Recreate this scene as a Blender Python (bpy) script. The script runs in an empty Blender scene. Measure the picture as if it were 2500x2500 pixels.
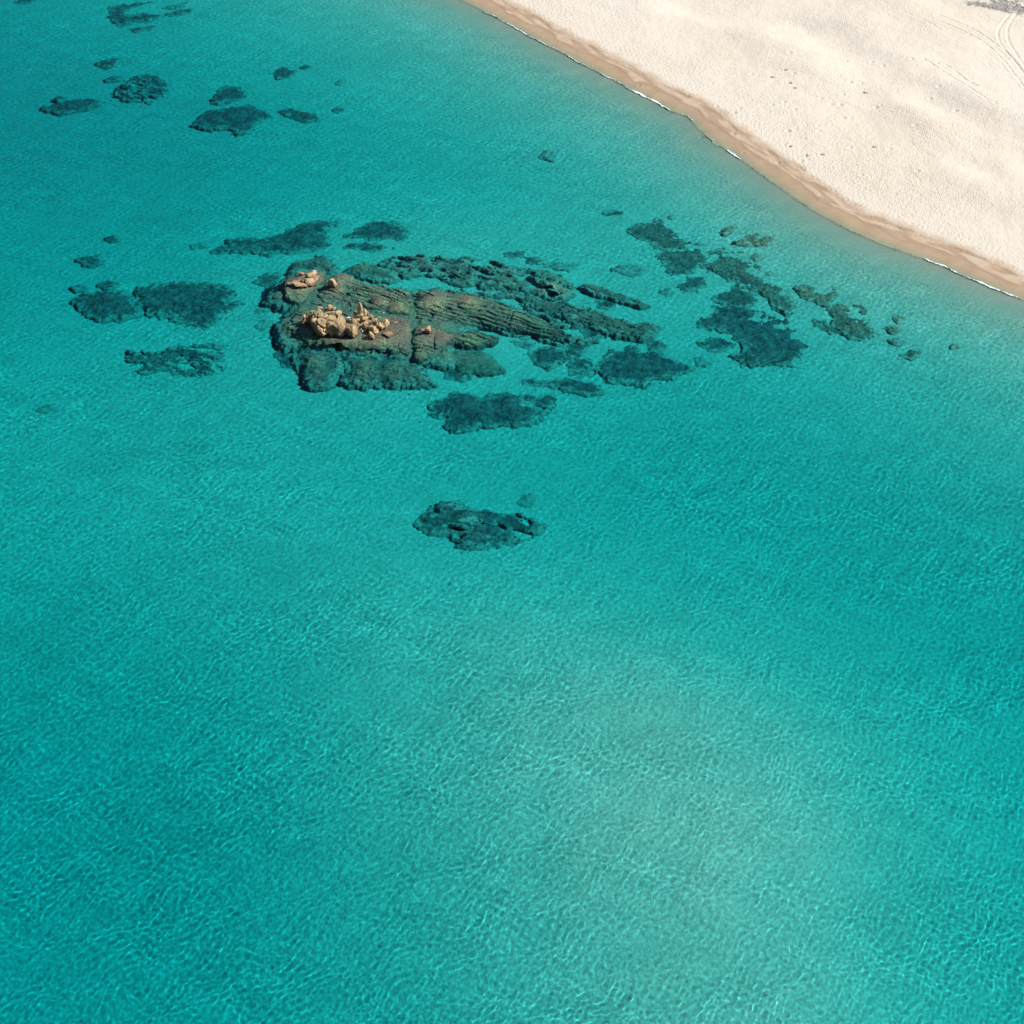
import bpy, math, numpy as np
from mathutils import Vector

sc = bpy.context.scene
COL = sc.collection

# ------------------------------------------------------------------ camera, sky, sun, exposure
CAM_H, PITCH, FOV = 112.0, math.radians(40.0), math.radians(32.0)
CAM = np.array([0.0, -CAM_H / math.tan(PITCH), CAM_H])
camd = bpy.data.cameras.new('camera')
camd.angle = FOV
camd.clip_start, camd.clip_end = 1.0, 5000.0
cam = bpy.data.objects.new('camera', camd)
COL.objects.link(cam)
cam.location = CAM
cam.rotation_euler = (math.pi / 2 - PITCH, 0, 0)
sc.camera = cam

SUN_EL = math.radians(43)
SUN_AZ = math.radians(88)                       # clockwise from +Y: from the right
to_sun = Vector((math.sin(SUN_AZ) * math.cos(SUN_EL), math.cos(SUN_AZ) * math.cos(SUN_EL), math.sin(SUN_EL)))
world = bpy.data.worlds.new('World')
sc.world = world
world.use_nodes = True
wn = world.node_tree
sky = wn.nodes.new('ShaderNodeTexSky')
sky.sky_type = 'NISHITA'
sky.sun_disc = False
sky.sun_elevation = SUN_EL
sky.sun_rotation = SUN_AZ
sky.altitude = 50
wn.links.new(sky.outputs[0], wn.nodes['Background'].inputs[0])
wn.nodes['Background'].inputs[1].default_value = 0.05

sund = bpy.data.lights.new('sun', 'SUN')
sund.energy = 5.0
sund.angle = math.radians(0.53)
sund.color = (1.0, 0.96, 0.90)
sund.cycles.is_caustics_light = True            # sunlight is focused by the wavelets
sun = bpy.data.objects.new('sun', sund)
COL.objects.link(sun)
sun.rotation_euler = to_sun.to_track_quat('Z', 'Y').to_euler()
sun.location = (60, -20, 80)

vs = sc.view_settings
vs.view_transform = 'Standard'
vs.look = 'None'
vs.exposure = 0.42
vs.gamma = 1.0
vs.use_curve_mapping = False
cy = sc.cycles
cy.max_bounces = 6
cy.diffuse_bounces = 1
cy.glossy_bounces = 2
cy.transmission_bounces = 5
cy.transparent_max_bounces = 8
cy.volume_bounces = 0
cy.caustics_refractive = True
cy.caustics_reflective = False
cy.sample_clamp_direct = 6.0
cy.sample_clamp_indirect = 3.0
cy.use_adaptive_sampling = True
cy.adaptive_threshold = 0.03
cy.use_denoising = True

# ------------------------------------------------------------------ where a place in the photograph lies on the ground
F_PX = 1250.0 / math.tan(FOV / 2)
FWD = np.array([0, math.cos(PITCH), -math.sin(PITCH)])
UP = np.array([0, math.sin(PITCH), math.cos(PITCH)])
FRAMES = {'S': (0, 0, 1.0), 'A': (600, 580, 3.864), 'B': (1000, 580, 2.76), 'C': (1450, 450, 2.1467), 'D': (100, 500, 2.1467),
          'E': (0, 0, 2.1467), 'G': (900, 900, 3.22), 'P': (730, 720, 12.88), 'Q': (840, 720, 12.88), 'R': (670, 640, 10.73),
          'T': (1800, 0, 2.541), 'U': (2200, 0, 6.44)}


def ground(x, y, z=0.0, frame='S'):
    """The point at height z seen at photograph place (x, y); below the water line the ray is bent at the surface."""
    ox, oy, s = FRAMES[frame]
    px, py = ox + x / s, oy + y / s
    d = np.array([px - 1250.0, 0, 0]) + FWD * F_PX + UP * (1250.0 - py)
    d = d / np.linalg.norm(d)
    if z >= 0:
        return CAM + d * ((z - CAM[2]) / d[2])
    p = CAM + d * (-CAM[2] / d[2])
    h = math.hypot(d[0], d[1])
    sw = h / 1.33
    t = sw / math.sqrt(1 - sw * sw) * (-z)
    return np.array([p[0] + d[0] / h * t, p[1] + d[1] / h * t, z])


def scale_at(p):
    """photograph pixels per metre across the view at p"""
    return F_PX / float(np.dot(p - CAM, FWD))


# ------------------------------------------------------------------ noise
def _hash(ix, iy, seed):
    h = (ix.astype(np.int64) * 374761393 + iy.astype(np.int64) * 668265263 + seed * 974634777) & 0xffffffff
    h = ((h ^ (h >> 13)) * 1274126177) & 0xffffffff
    return ((h ^ (h >> 16)) & 0xffffff) / float(0xffffff)


def noise2(x, y, seed=0):
    ix, iy = np.floor(x), np.floor(y)
    fx, fy = x - ix, y - iy
    ux, uy = fx * fx * fx * (fx * (fx * 6 - 15) + 10), fy * fy * fy * (fy * (fy * 6 - 15) + 10)

    def g(dx, dy):
        a = _hash(ix + dx, iy + dy, seed) * 2 * math.pi
        return np.cos(a) * (fx - dx) + np.sin(a) * (fy - dy)
    a = g(0, 0) * (1 - ux) + g(1, 0) * ux
    b = g(0, 1) * (1 - ux) + g(1, 1) * ux
    return (a * (1 - uy) + b * uy) * 1.5


def fbm(x, y, seed=0, octaves=4, gain=0.5):
    t, a = 0.0, 1.0
    for k in range(octaves):
        t = t + a * noise2(x, y, seed + k * 17)
        x, y, a = x * 2.03 + 3.1, y * 2.03 - 1.7, a * gain
    return t


def ridged(x, y, seed=0, octaves=3):
    t, a = 0.0, 1.0
    for k in range(octaves):
        t = t + a * (1 - np.abs(noise2(x, y, seed + k * 17)) * 2)
        x, y, a = x * 2.1 + 5.3, y * 2.1 + 1.9, a * 0.5
    return t / 1.75


def sstep(a, b, x):
    t = np.clip((x - a) / (b - a), 0, 1)
    return t * t * (3 - 2 * t)


# ------------------------------------------------------------------ mesh helpers
def tag(o, label=None, cat=None, group=None, kind=None):
    for k, v in (('label', label), ('category', cat), ('group', group), ('kind', kind)):
        if v:
            o[k] = v
    return o


def mesh_from(name, v, q, mat=None, smooth=True, attrs=None):
    v = np.asarray(v, np.float32)
    q = np.asarray(q, np.int32)
    n = q.shape[1]
    me = bpy.data.meshes.new(name)
    me.vertices.add(len(v))
    me.vertices.foreach_set('co', v.ravel())
    me.loops.add(q.size)
    me.loops.foreach_set('vertex_index', q.ravel())
    me.polygons.add(len(q))
    me.polygons.foreach_set('loop_start', np.arange(len(q), dtype=np.int32) * n)
    me.polygons.foreach_set('use_smooth', np.full(len(q), smooth))
    me.update()
    for k, a in (attrs or {}).items():
        at = me.attributes.new(k, 'FLOAT', 'POINT')
        at.data.foreach_set('value', np.asarray(a, np.float32))
    if mat:
        me.materials.append(mat)
    return me


def link(name, me, parent=None):
    o = bpy.data.objects.new(name, me)
    COL.objects.link(o)
    if parent:
        o.parent = parent
    return o


def grid_quads(ny, nx, keep=None):
    i = np.arange(nx * ny).reshape(ny, nx)
    q = np.stack([i[:-1, :-1], i[:-1, 1:], i[1:, 1:], i[1:, :-1]], -1)
    q = q[keep] if keep is not None else q.reshape(-1, 4)
    return q


def compact(v, q, attrs=None):
    used = np.zeros(len(v), bool)
    used[q.ravel()] = True
    m = np.cumsum(used) - 1
    return v[used], m[q], {k: np.asarray(a)[used] for k, a in (attrs or {}).items()}


def any4(m):
    return m[:-1, :-1] | m[:-1, 1:] | m[1:, 1:] | m[1:, :-1]


def poly_sd(P, X, Y):
    """signed distance to a polygon, positive inside"""
    d2 = np.full(X.shape, 1e18)
    ins = np.zeros(X.shape, bool)
    n = len(P)
    for i in range(n):
        x0, y0 = P[i]
        x1, y1 = P[(i + 1) % n]
        ex, ey = x1 - x0, y1 - y0
        t = np.clip(((X - x0) * ex + (Y - y0) * ey) / (ex * ex + ey * ey + 1e-12), 0, 1)
        d2 = np.minimum(d2, (X - x0 - t * ex) ** 2 + (Y - y0 - t * ey) ** 2)
        c = (y0 > Y) != (y1 > Y)
        if y0 != y1:
            ins ^= c & (X < (x1 - x0) * (Y - y0) / (y1 - y0) + x0)
    d = np.sqrt(d2)
    return np.where(ins, d, -d)


# ------------------------------------------------------------------ materials
class NT:
    def __init__(self, name):
        self.m = bpy.data.materials.new(name)
        self.m.use_nodes = True
        self.t = self.m.node_tree
        self.out = self.t.nodes['Material Output']
        self.bsdf = self.t.nodes['Principled BSDF']
        self.bsdf.inputs['Specular IOR Level'].default_value = 0.25
        self._geo = None

    def n(self, kind, **kw):
        x = self.t.nodes.new('ShaderNode' + kind)
        for k, v in kw.items():
            setattr(x, k, v)
        return x

    def l(self, a, b):
        self.t.links.new(a, b)

    def put(self, sock, v):
        if isinstance(v, bpy.types.NodeSocket):
            self.l(v, sock)
        elif isinstance(v, (tuple, list)) and len(v) == 3 and sock.type == 'RGBA':
            sock.default_value = (*v, 1)
        else:
            sock.default_value = v

    @property
    def pos(self):
        if self._geo is None:
            self._geo = self.n('NewGeometry')
        return self._geo.outputs['Position']

    def noise(self, scale, detail=4, rough=0.55, vec=None, stretch=None, dist=0.0):
        v = vec or self.pos
        if stretch:
            mp = self.n('Mapping')
            mp.inputs['Scale'].default_value = stretch[0]
            mp.inputs['Rotation'].default_value = (0, 0, stretch[1])
            self.l(v, mp.inputs['Vector'])
            v = mp.outputs[0]
        x = self.n('TexNoise')
        x.inputs['Scale'].default_value = scale
        x.inputs['Detail'].default_value = detail
        x.inputs['Roughness'].default_value = rough
        x.inputs['Distortion'].default_value = dist
        self.l(v, x.inputs['Vector'])
        return x.outputs['Fac']

    def voronoi(self, scale, feature='F1', rand=1.0):
        x = self.n('TexVoronoi', feature=feature)
        x.inputs['Scale'].default_value = scale
        x.inputs['Randomness'].default_value = rand
        self.l(self.pos, x.inputs['Vector'])
        return x.outputs['Distance']

    def rng(self, v, a, b, c=0.0, d=1.0, smooth=False):
        x = self.n('MapRange', interpolation_type='SMOOTHSTEP' if smooth else 'LINEAR')
        for i, val in enumerate((v, a, b, c, d)):
            self.put(x.inputs[i], val)
        return x.outputs[0]

    def math(self, op, a, b=0.0):
        x = self.n('Math', operation=op)
        self.put(x.inputs[0], a)
        self.put(x.inputs[1], b)
        return x.outputs[0]

    def mix(self, f, a, b):
        x = self.n('Mix', data_type='RGBA')
        self.put(x.inputs[0], f)
        self.put(x.inputs[6], a)
        self.put(x.inputs[7], b)
        return x.outputs[2]

    def attr(self, name):
        return self.n('Attribute', attribute_name=name).outputs['Fac']

    def height_z(self):
        s = self.n('SeparateXYZ')
        self.l(self.pos, s.inputs[0])
        return s.outputs[2]

    def bump(self, h, strength=0.6, dist=0.1):
        x = self.n('Bump')
        x.inputs['Strength'].default_value = strength
        x.inputs['Distance'].default_value = dist
        self.put(x.inputs['Height'], h)
        self.l(x.outputs[0], self.bsdf.inputs['Normal'])

    def done(self, color, rough=0.9):
        self.put(self.bsdf.inputs['Base Color'], color)
        self.put(self.bsdf.inputs['Roughness'], rough)
        return self.m


def sea_sand(t):
    n1 = t.noise(0.06, 3)
    n2 = t.noise(2.4, 4, .6)
    c = t.mix(t.rng(n1, .35, .65), (.70, .66, .55), (.76, .72, .61))
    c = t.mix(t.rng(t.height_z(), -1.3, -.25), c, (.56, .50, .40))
    c = t.mix(t.rng(t.noise(.05, 6, .65, stretch=((1, 2.2, 1), .5)), .52, .68, 0, .3), c, (.42, .42, .34))
    return t.mix(t.rng(n2, .42, .7, 0, .5), c, (.50, .47, .39))


def sand_sea_mat():
    t = NT('seabed_sand')
    c = sea_sand(t)
    t.bump(t.noise(2.1, 4), .8, .3)
    return t.done(c)


def beach_mat():
    t = NT('beach_sand')
    d = t.attr('shore')
    wob = t.noise(0.35, 3, .5)
    dw = t.math('ADD', d, t.rng(wob, .2, .8, -1.1, 1.1))
    fine = t.noise(9, 3, .6)
    n1 = t.noise(0.05, 4)
    n2 = t.noise(1.6, 4, .65)
    dry = t.mix(t.rng(n1, .35, .65), (.61, .55, .465), (.65, .60, .525))
    dry = t.mix(t.rng(n2, .45, .75, 0, .35), dry, (.54, .465, .38))
    damp = t.mix(t.rng(t.noise(.8, 4), .35, .65), (.47, .345, .24), (.54, .42, .315))
    wet = t.mix(t.rng(t.noise(.5, 3), .35, .65), (.36, .255, .165), (.41, .30, .20))
    terr = t.attr('terrace')
    c = t.mix(t.rng(terr, .35, .65, 0, 1, True), wet, damp)
    c = t.mix(t.rng(dw, 3.6, 5.4, 0, 1, True), c, dry)
    fade = t.rng(t.height_z(), -.3, -.05)
    c = t.mix(t.rng(t.height_z(), .0, -.12), c, sea_sand(t))
    c = t.mix(t.math('MULTIPLY', t.rng(fine, .3, .7, 0, .12), fade), c, (.45, .37, .30))
    # trodden dry sand: small pits and heaps
    pits = t.voronoi(3.4)
    pits2 = t.voronoi(6.0)
    trod = t.rng(t.noise(.07, 3), .38, .6, .35, 1)
    trod = t.math('MULTIPLY', trod, t.rng(dw, 4.0, 7.0))
    h = t.math('ADD', t.rng(pits, 0, .5), t.math('MULTIPLY', t.rng(pits2, 0, .5), .5))
    h = t.math('ADD', t.math('MULTIPLY', h, trod), t.math('MULTIPLY', t.noise(5, 4), t.rng(dw, 3.5, 5, .08, .6)))
    t.bump(h, 1.0, .046)
    return t.done(c, t.rng(dw, 1.0, 4.5, .55, .95))


def reef_mat(name, silt=0.0):
    t = NT(name)
    z = t.height_z()
    mot = t.noise(1.1, 6, .65)
    fine = t.noise(4.5, 5, .7)
    zz = t.math('ADD', z, t.rng(t.noise(2.2, 4), .2, .8, -.14, .14))
    deep = t.mix(t.rng(mot, .38, .66), (.050, .086, .112), (.27, .30, .27))  # weedy rock, lightened and blued: the water's scattered light is painted in
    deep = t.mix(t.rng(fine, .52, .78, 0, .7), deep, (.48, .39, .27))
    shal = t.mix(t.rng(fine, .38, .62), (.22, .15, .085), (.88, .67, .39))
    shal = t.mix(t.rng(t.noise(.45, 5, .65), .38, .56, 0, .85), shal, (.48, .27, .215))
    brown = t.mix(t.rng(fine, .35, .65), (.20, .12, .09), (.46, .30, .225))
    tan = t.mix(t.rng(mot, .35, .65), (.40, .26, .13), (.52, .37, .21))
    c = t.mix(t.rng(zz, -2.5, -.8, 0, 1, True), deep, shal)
    drift = t.attr('drift')                       # sand lying on the low edges and in pockets
    c = t.mix(t.rng(t.math('ADD', drift, t.rng(t.noise(1.6, 5, .65), .3, .7, -.45, .45)), .35, .8, 0, .85), c, (.62, .58, .48))
    if silt:
        c = t.mix(t.rng(mot, .3, .6, silt * .5, silt), c, (.30, .29, .21))
    c = t.mix(t.rng(zz, -.30, -.06), c, brown)
    c = t.mix(t.rng(zz, .22, .4), c, tan)
    h = t.math('ADD', t.noise(2.4, 6, .7), t.math('MULTIPLY', t.voronoi(2.2), .35))
    t.bump(h, .9, .3)
    return t.done(c, .85)


def boulder_mat():
    t = NT('weathered_granite')
    z = t.height_z()
    mot = t.noise(1.7, 5, .6)
    fine = t.noise(11, 5, .65)
    zz = t.math('ADD', z, t.rng(t.noise(2.2, 4), .2, .8, -.12, .12))
    c = t.mix(t.rng(mot, .35, .65), (.46, .335, .165), (.61, .47, .27))
    c = t.mix(t.rng(fine, .5, .75, 0, .55), c, (.29, .185, .10))
    # dark lichen runs down the rock
    run = t.noise(3.0, 4, .6, stretch=((1, 1, .22), 0))
    c = t.mix(t.rng(run, .56, .70, 0, .7), c, (.15, .105, .07))
    own = t.n('ObjectInfo').outputs['Random']      # no two stones weather alike
    c = t.mix(t.rng(own, .2, 1, 0, .5), c, (.27, .20, .135))
    # chalky bird droppings on a few upper faces
    nz = t.n('SeparateXYZ')
    t.l(t._geo.outputs['Normal'], nz.inputs[0])
    dr = t.math('MULTIPLY', t.rng(t.noise(1.9, 3), .67, .72), t.rng(nz.outputs[2], .3, .6))
    c = t.mix(t.math('MULTIPLY', dr, t.rng(z, .8, 1.1)), c, (.72, .69, .64))
    brown = t.mix(t.rng(fine, .35, .65), (.14, .08, .055), (.30, .19, .13))
    c = t.mix(t.rng(zz, .42, .12), c, brown)
    shal = t.mix(t.rng(fine, .4, .6), (.07, .075, .03), (.30, .26, .12))
    c = t.mix(t.rng(zz, 0, -.2), c, shal)
    t.bump(t.math('ADD', fine, t.math('MULTIPLY', t.noise(3.2, 6, .7), 1.5)), .8, .1)
    return t.done(c, .85)


def plain_mat(name, a, b, scale, rough=.9):
    t = NT(name)
    f = t.noise(scale, 4)
    t.bump(f, .5, .05)
    return t.done(t.mix(t.rng(f, .35, .65), a, b), rough)


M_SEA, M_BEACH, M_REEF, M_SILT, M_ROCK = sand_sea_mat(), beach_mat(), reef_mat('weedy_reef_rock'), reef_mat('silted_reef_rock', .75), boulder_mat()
M_FOAM = plain_mat('sea_foam', (.80, .81, .81), (.88, .88, .88), 6)
M_WEED = plain_mat('green_weed_blue_veil', (.05, .085, .105), (.26, .27, .22), 1.3)  # weed colour with the blue veil of scattered light mixed in
M_WRACK = plain_mat('dried_seaweed', (.30, .285, .27), (.48, .46, .44), 5)

# ------------------------------------------------------------------ shoreline and terrain height
SHORE_PX = [(700, -190), (900, -105), (1030, -45), (1129, 0), (1190, 30), (1241, 58), (1335, 109), (1437, 163), (1520, 206), (1629, 264), (1680, 286), (1734, 337),
            (1799, 380), (1867, 429), (1957, 492), (2020, 531), (2099, 571), (2186, 606), (2253, 630), (2331, 661), (2430, 704), (2500, 732), (2700, 815), (3000, 930), (3500, 1080)]
sp = np.array([ground(x, y)[:2] for x, y in SHORE_PX])


def catmull(P, n=14):
    out = []
    for i in range(len(P) - 1):
        p0, p1, p2, p3 = P[max(i - 1, 0)], P[i], P[i + 1], P[min(i + 2, len(P) - 1)]
        for t in np.arange(n) / n:
            out.append(.5 * (2 * p1 + (p2 - p0) * t + (2 * p0 - 5 * p1 + 4 * p2 - p3) * t * t + (3 * p1 - p0 - 3 * p2 + p3) * t ** 3))
    out.append(P[-1])
    return np.array(out)


SL = catmull(sp)
SL = np.vstack([SL[0] + (SL[0] - SL[1]) / np.linalg.norm(SL[0] - SL[1]) * 400, SL, SL[-1] + (SL[-1] - SL[-2]) / np.linalg.norm(SL[-1] - SL[-2]) * 400])
SL_LEN = np.concatenate([[0], np.cumsum(np.linalg.norm(np.diff(SL, axis=0), axis=1))])
SL_LEN -= SL_LEN[1]


def shore_exact(X, Y):
    """distance inland (negative at sea) and distance along the shore"""
    shp = X.shape
    x, y = X.ravel(), Y.ravel()
    best = np.full(x.shape, 1e18)
    sgn = np.zeros(x.shape)
    along = np.zeros(x.shape)
    for i in range(len(SL) - 1):
        (x0, y0), (x1, y1) = SL[i], SL[i + 1]
        ex, ey = x1 - x0, y1 - y0
        L2 = ex * ex + ey * ey
        t = np.clip(((x - x0) * ex + (y - y0) * ey) / L2, 0, 1)
        d2 = (x - x0 - t * ex) ** 2 + (y - y0 - t * ey) ** 2
        m = d2 < best
        best[m] = d2[m]
        sgn[m] = (ex * (y - y0) - ey * (x - x0))[m]
        along[m] = (SL_LEN[i] + t * math.sqrt(L2))[m]
    return (np.sqrt(best) * np.sign(sgn)).reshape(shp), along.reshape(shp)


_gx, _gy = np.arange(-115, 125, .5), np.arange(-80, 165, .5)
_GD, _GS = shore_exact(*np.meshgrid(_gx, _gy))


def shore_coords(X, Y):
    """the same, read off a half metre table where the table reaches"""
    fx, fy = (X - _gx[0]) / .5, (Y - _gy[0]) / .5
    inn = (fx >= 0) & (fy >= 0) & (fx < len(_gx) - 1.001) & (fy < len(_gy) - 1.001)
    fx, fy = np.where(inn, fx, 0), np.where(inn, fy, 0)
    i, j = fy.astype(int), fx.astype(int)
    u, w = fx - j, fy - i
    out = []
    for G in (_GD, _GS):
        out.append(G[i, j] * (1 - u) * (1 - w) + G[i, j + 1] * u * (1 - w) + G[i + 1, j] * (1 - u) * w + G[i + 1, j + 1] * u * w)
    if not inn.all():
        d, s = shore_exact(X[~inn], Y[~inn])
        out[0][~inn], out[1][~inn] = d, s
    return out[0], out[1]


DEPTHS = [(1060, 640, 1.9), (1180, 660, 1.8), (1320, 690, 2.0), (1450, 720, 2.4), (1180, 740, 2.1), (100, 60, 7.0), (500, 60, 6.4), (900, 60, 4.8), (60, 300, 6.6), (450, 300, 5.9), (850, 300, 4.7), (1200, 330, 3.6), (60, 600, 5.6), (450, 560, 5.0), (900, 540, 4.0), (1300, 520, 3.6),
          (60, 850, 4.4), (300, 950, 4.0), (640, 960, 3.4), (700, 700, 3.1), (1000, 750, 2.5), (1300, 760, 2.6), (1600, 800, 3.7), (1900, 800, 3.5), (2200, 850, 3.2), (2450, 1000, 3.1),
          (1200, 1000, 4.2), (1600, 1050, 4.4), (2000, 1050, 4.2), (1150, 1230, 4.0), (1600, 1300, 4.6), (2000, 1350, 4.8), (2350, 1350, 4.8), (2480, 1650, 5.4), (2150, 1600, 4.2), (1850, 1500, 3.0),
          (60, 1150, 4.2), (350, 1150, 3.7), (700, 1200, 3.6), (100, 1500, 5.2), (500, 1450, 3.9), (900, 1400, 2.8), (1300, 1500, 2.3), (60, 1900, 6.6), (450, 1800, 5.6), (850, 1750, 3.2), (1200, 1750, 1.8),
          (1550, 1750, 1.25), (1750, 2000, 1.05), (2000, 1850, 1.6), (2250, 1950, 2.8), (2480, 2050, 5.4), (100, 2300, 6.8), (500, 2250, 6.0), (900, 2200, 3.5), (1250, 2150, 2.1), (1600, 2250, 1.35), (2000, 2250, 1.6),
          (2350, 2350, 3.1), (2480, 2450, 4.6), (300, 2480, 6.2), (800, 2480, 5.0), (1300, 2450, 2.7), (1800, 2450, 1.9)]
DP = np.array([[*ground(x, y, -d)[:2], d] for x, y, d in DEPTHS])


def sea_depth(X, Y, d):
    num = np.zeros(X.shape)
    den = np.zeros(X.shape)
    for x, y, z in DP:
        s = 7.5 + 0.04 * max(0, y + 60)
        w = np.exp(-((X - x) ** 2 + (Y - y) ** 2) / (2 * s * s)) + 1e-5 / (1 + ((X - x) ** 2 + (Y - y) ** 2) / 400)
        num += w * z
        den += w
    far = num / den + .12 * fbm(X / 9, Y / 9, 3, 3)
    o = np.maximum(-d, 0)
    near = .4 * (1 - np.exp(-o / 4.0)) + .095 * o
    k = 1.6
    h = np.clip(.5 + .5 * (far - near) / k, 0, 1)
    return np.maximum(far * (1 - h) + near * h - k * h * (1 - h) * .5, np.minimum(.12 * o, .4))


def beach_height(X, Y, d, s):
    i = np.maximum(d, 0)
    h = .105 * np.minimum(i, 4.6) + .028 * np.maximum(i - 4.6, 0)
    # scalloped swash terraces on the wet face
    e1 = 1.7 + .75 * np.abs(np.sin(s / 4.1 + .6 * noise2(s / 11, s * 0, 7))) + .35 * noise2(s / 2.3, s * 0 + 4, 9)
    e2 = 3.3 + .6 * np.abs(np.sin(s / 3.3 + 1.1 + .8 * noise2(s / 9, s * 0, 11))) + .4 * noise2(s / 1.9, s * 0 + 8, 13)
    terr = sstep(-.12, .12, i - e1)
    h = h + .05 * terr + .06 * sstep(-.15, .15, i - e2)
    dry = sstep(4, 9, i)
    und = .55 * fbm(X / 26 + .4 * Y / 26, Y / 17, 21, 3) * sstep(6, 22, i)
    lump = (.022 * fbm(X / .9, Y / .9, 31, 3) + .04 * fbm(X / 3.1, Y / 3.1, 33, 2)) * dry
    return h + und + lump, terr * (.5 + .9 * noise2(s / 3.7, i / .7, 15)) + .35 * sstep(-.2, .2, i - e2)


def terrain(X, Y):
    d, s = shore_coords(X, Y)
    bh, terr = beach_height(X, Y, d, s)
    z = np.where(d > 0, bh, -sea_depth(X, Y, d))
    return z, d, s, terr


# dunes and trodden hollows where the photograph shows them: (place, along-slope half length, half width, drop)
HOLLOWS = [((1880, 70), (2060, 150), 5.0, .55), ((2220, 250), (2330, 315), 4.0, .55), ((2330, 400), (2440, 460), 3.5, .35), ((2000, 160), (2090, 190), 4.0, .3), ((2480, 400), (2600, 480), 4.0, .4)]


def fan(z0d, step, t_half, y0, y1, t_out=3.2, y_near=-125.0, y_far=620.0):
    """rows ever farther apart with distance, columns fanning out: fine where the camera looks, coarse beyond"""
    ys = [y0]
    while ys[-1] < y1:
        r = math.hypot(ys[-1] - CAM[1], CAM_H)
        ys.append(ys[-1] + step * r / z0d * 1.15)
    g = []
    st, yv = 1.2, ys[-1]
    while yv < y_far:
        yv += st
        st *= 1.35
        g.append(yv)
    b = []
    st, yv = .6, ys[0]
    while yv > y_near:
        yv -= st
        st *= 1.5
        b.append(yv)
    ys = np.array(b[::-1] + ys + g)
    nt = int(2 * t_half * z0d / step)
    ts = list(np.linspace(-t_half, t_half, nt))
    st, tv, g = step / z0d * 2, t_half, []
    while tv < t_out:
        tv += st
        st *= 1.35
        g.append(tv)
    ts = np.array([-x for x in g[::-1]] + ts + g)
    R = np.hypot(np.maximum(ys, y0) - CAM[1], CAM_H)
    X = ts[None, :] * R[:, None]
    return X, np.repeat(ys[:, None], len(ts), 1)


# ------------------------------------------------------------------ seabed
X, Y = fan(135, .42, .36, -66, 125)
Z, Dsh, _, _ = terrain(X, Y)
Z = Z + .05 * fbm(X / 2.2, Y / 2.2, 41, 3) * sstep(0, 6, -Dsh)
keep = any4(Z < -.30)
Z = np.where(Z > -.5, Z - .08, Z)
v, q, _ = compact(np.stack([X, Y, Z], -1).reshape(-1, 3), grid_quads(*X.shape, keep))
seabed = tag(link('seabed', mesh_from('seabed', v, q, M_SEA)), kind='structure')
seabed['label'] = 'pale sandy seabed seen through clear turquoise water'

# ------------------------------------------------------------------ beach
step = .18
bx, by = np.arange(-12, 104, step), np.arange(22, 152, step)
X, Y = np.meshgrid(bx, by)
m = np.zeros(X.shape, bool)
Z, Dsh, Ssh, Ter = terrain(X, Y)
rng = np.random.default_rng(5)
for (a, b, w, drop) in HOLLOWS:
    p, q_ = ground(*a, .8), ground(*b, .8)
    e = (q_ - p)[:2]
    L = np.linalg.norm(e)
    e /= L
    u = (X - p[0]) * e[0] + (Y - p[1]) * e[1]
    vv = -(X - p[0]) * e[1] + (Y - p[1]) * e[0]
    prof = -vv / w * np.exp(-(vv / w) ** 2) * 1.6
    Z += drop * prof * sstep(-8, 4, u) * sstep(L + 8, L - 4, u)


def stamp(x, y, r, dep, rim=.4):
    """a pit with a soft rim pressed into the sand"""
    i0, j0 = int((y - by[0]) / step), int((x - bx[0]) / step)
    k = int(r * 2.2 / step) + 1
    a, b, c, d = max(i0 - k, 0), min(i0 + k + 1, len(by)), max(j0 - k, 0), min(j0 + k + 1, len(bx))
    if a >= b or c >= d:
        return
    rr = np.hypot(X[a:b, c:d] - x, Y[a:b, c:d] - y) / r
    Z[a:b, c:d] += -dep * np.exp(-rr ** 2 * 1.6) + dep * rim * np.exp(-((rr - 1.35) / .4) ** 2)


def at_shore(s, d):
    i = np.clip(np.searchsorted(SL_LEN, s) - 1, 0, len(SL) - 2)
    t = (s - SL_LEN[i]) / (SL_LEN[i + 1] - SL_LEN[i])
    p = SL[i] + (SL[i + 1] - SL[i]) * t
    e = (SL[i + 1] - SL[i]) / np.linalg.norm(SL[i + 1] - SL[i])
    return p[0] - e[1] * d, p[1] + e[0] * d


S0, S1 = 0.0, SL_LEN[-2]
for k in range(16):                                  # trails of footprints that follow the shore
    off = rng.uniform(4.8, 15) if k > 3 else rng.uniform(4.2, 6.5)
    s = S0 + rng.uniform(0, 20)
    end = s + rng.uniform(60, 190)
    ph = rng.uniform(0, 6)
    side = 1
    while s < min(end, S1):
        side = -side
        d = off + .9 * math.sin(s / 9 + ph) + .14 * side
        x, y = at_shore(s, d)
        stamp(x, y, .18, .07)
        s += rng.uniform(.55, .85)
for k in range(7000):                                # trodden sand
    s, d = rng.uniform(S0, S1), 4.5 + abs(rng.normal(0, 15))
    x, y = at_shore(s, d)
    if noise2(np.array([x / 9.]), np.array([y / 9.]), 77)[0] > -.25:
        stamp(x, y, rng.uniform(.14, .24), rng.uniform(.02, .06))
for k in range(60):                                 # deeper dug hollows
    p = ground(rng.normal(2010, 170), rng.normal(265, 75), .8)
    stamp(p[0], p[1], rng.uniform(.22, .4), rng.uniform(.08, .15))


def wheel_track(pts, r, dep, gaps=0.0):
    P = catmull(np.array([ground(x, y, 1.2, 'U')[:2] for x, y in pts]), 60)
    for p, q_ in zip(P[:-1], P[1:]):
        n = max(1, int(np.linalg.norm(q_ - p) / .1))
        if rng.random() < gaps:
            continue
        for t in range(n):
            c = p + (q_ - p) * t / n
            stamp(c[0], c[1], r, dep * .22, .3)


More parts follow.
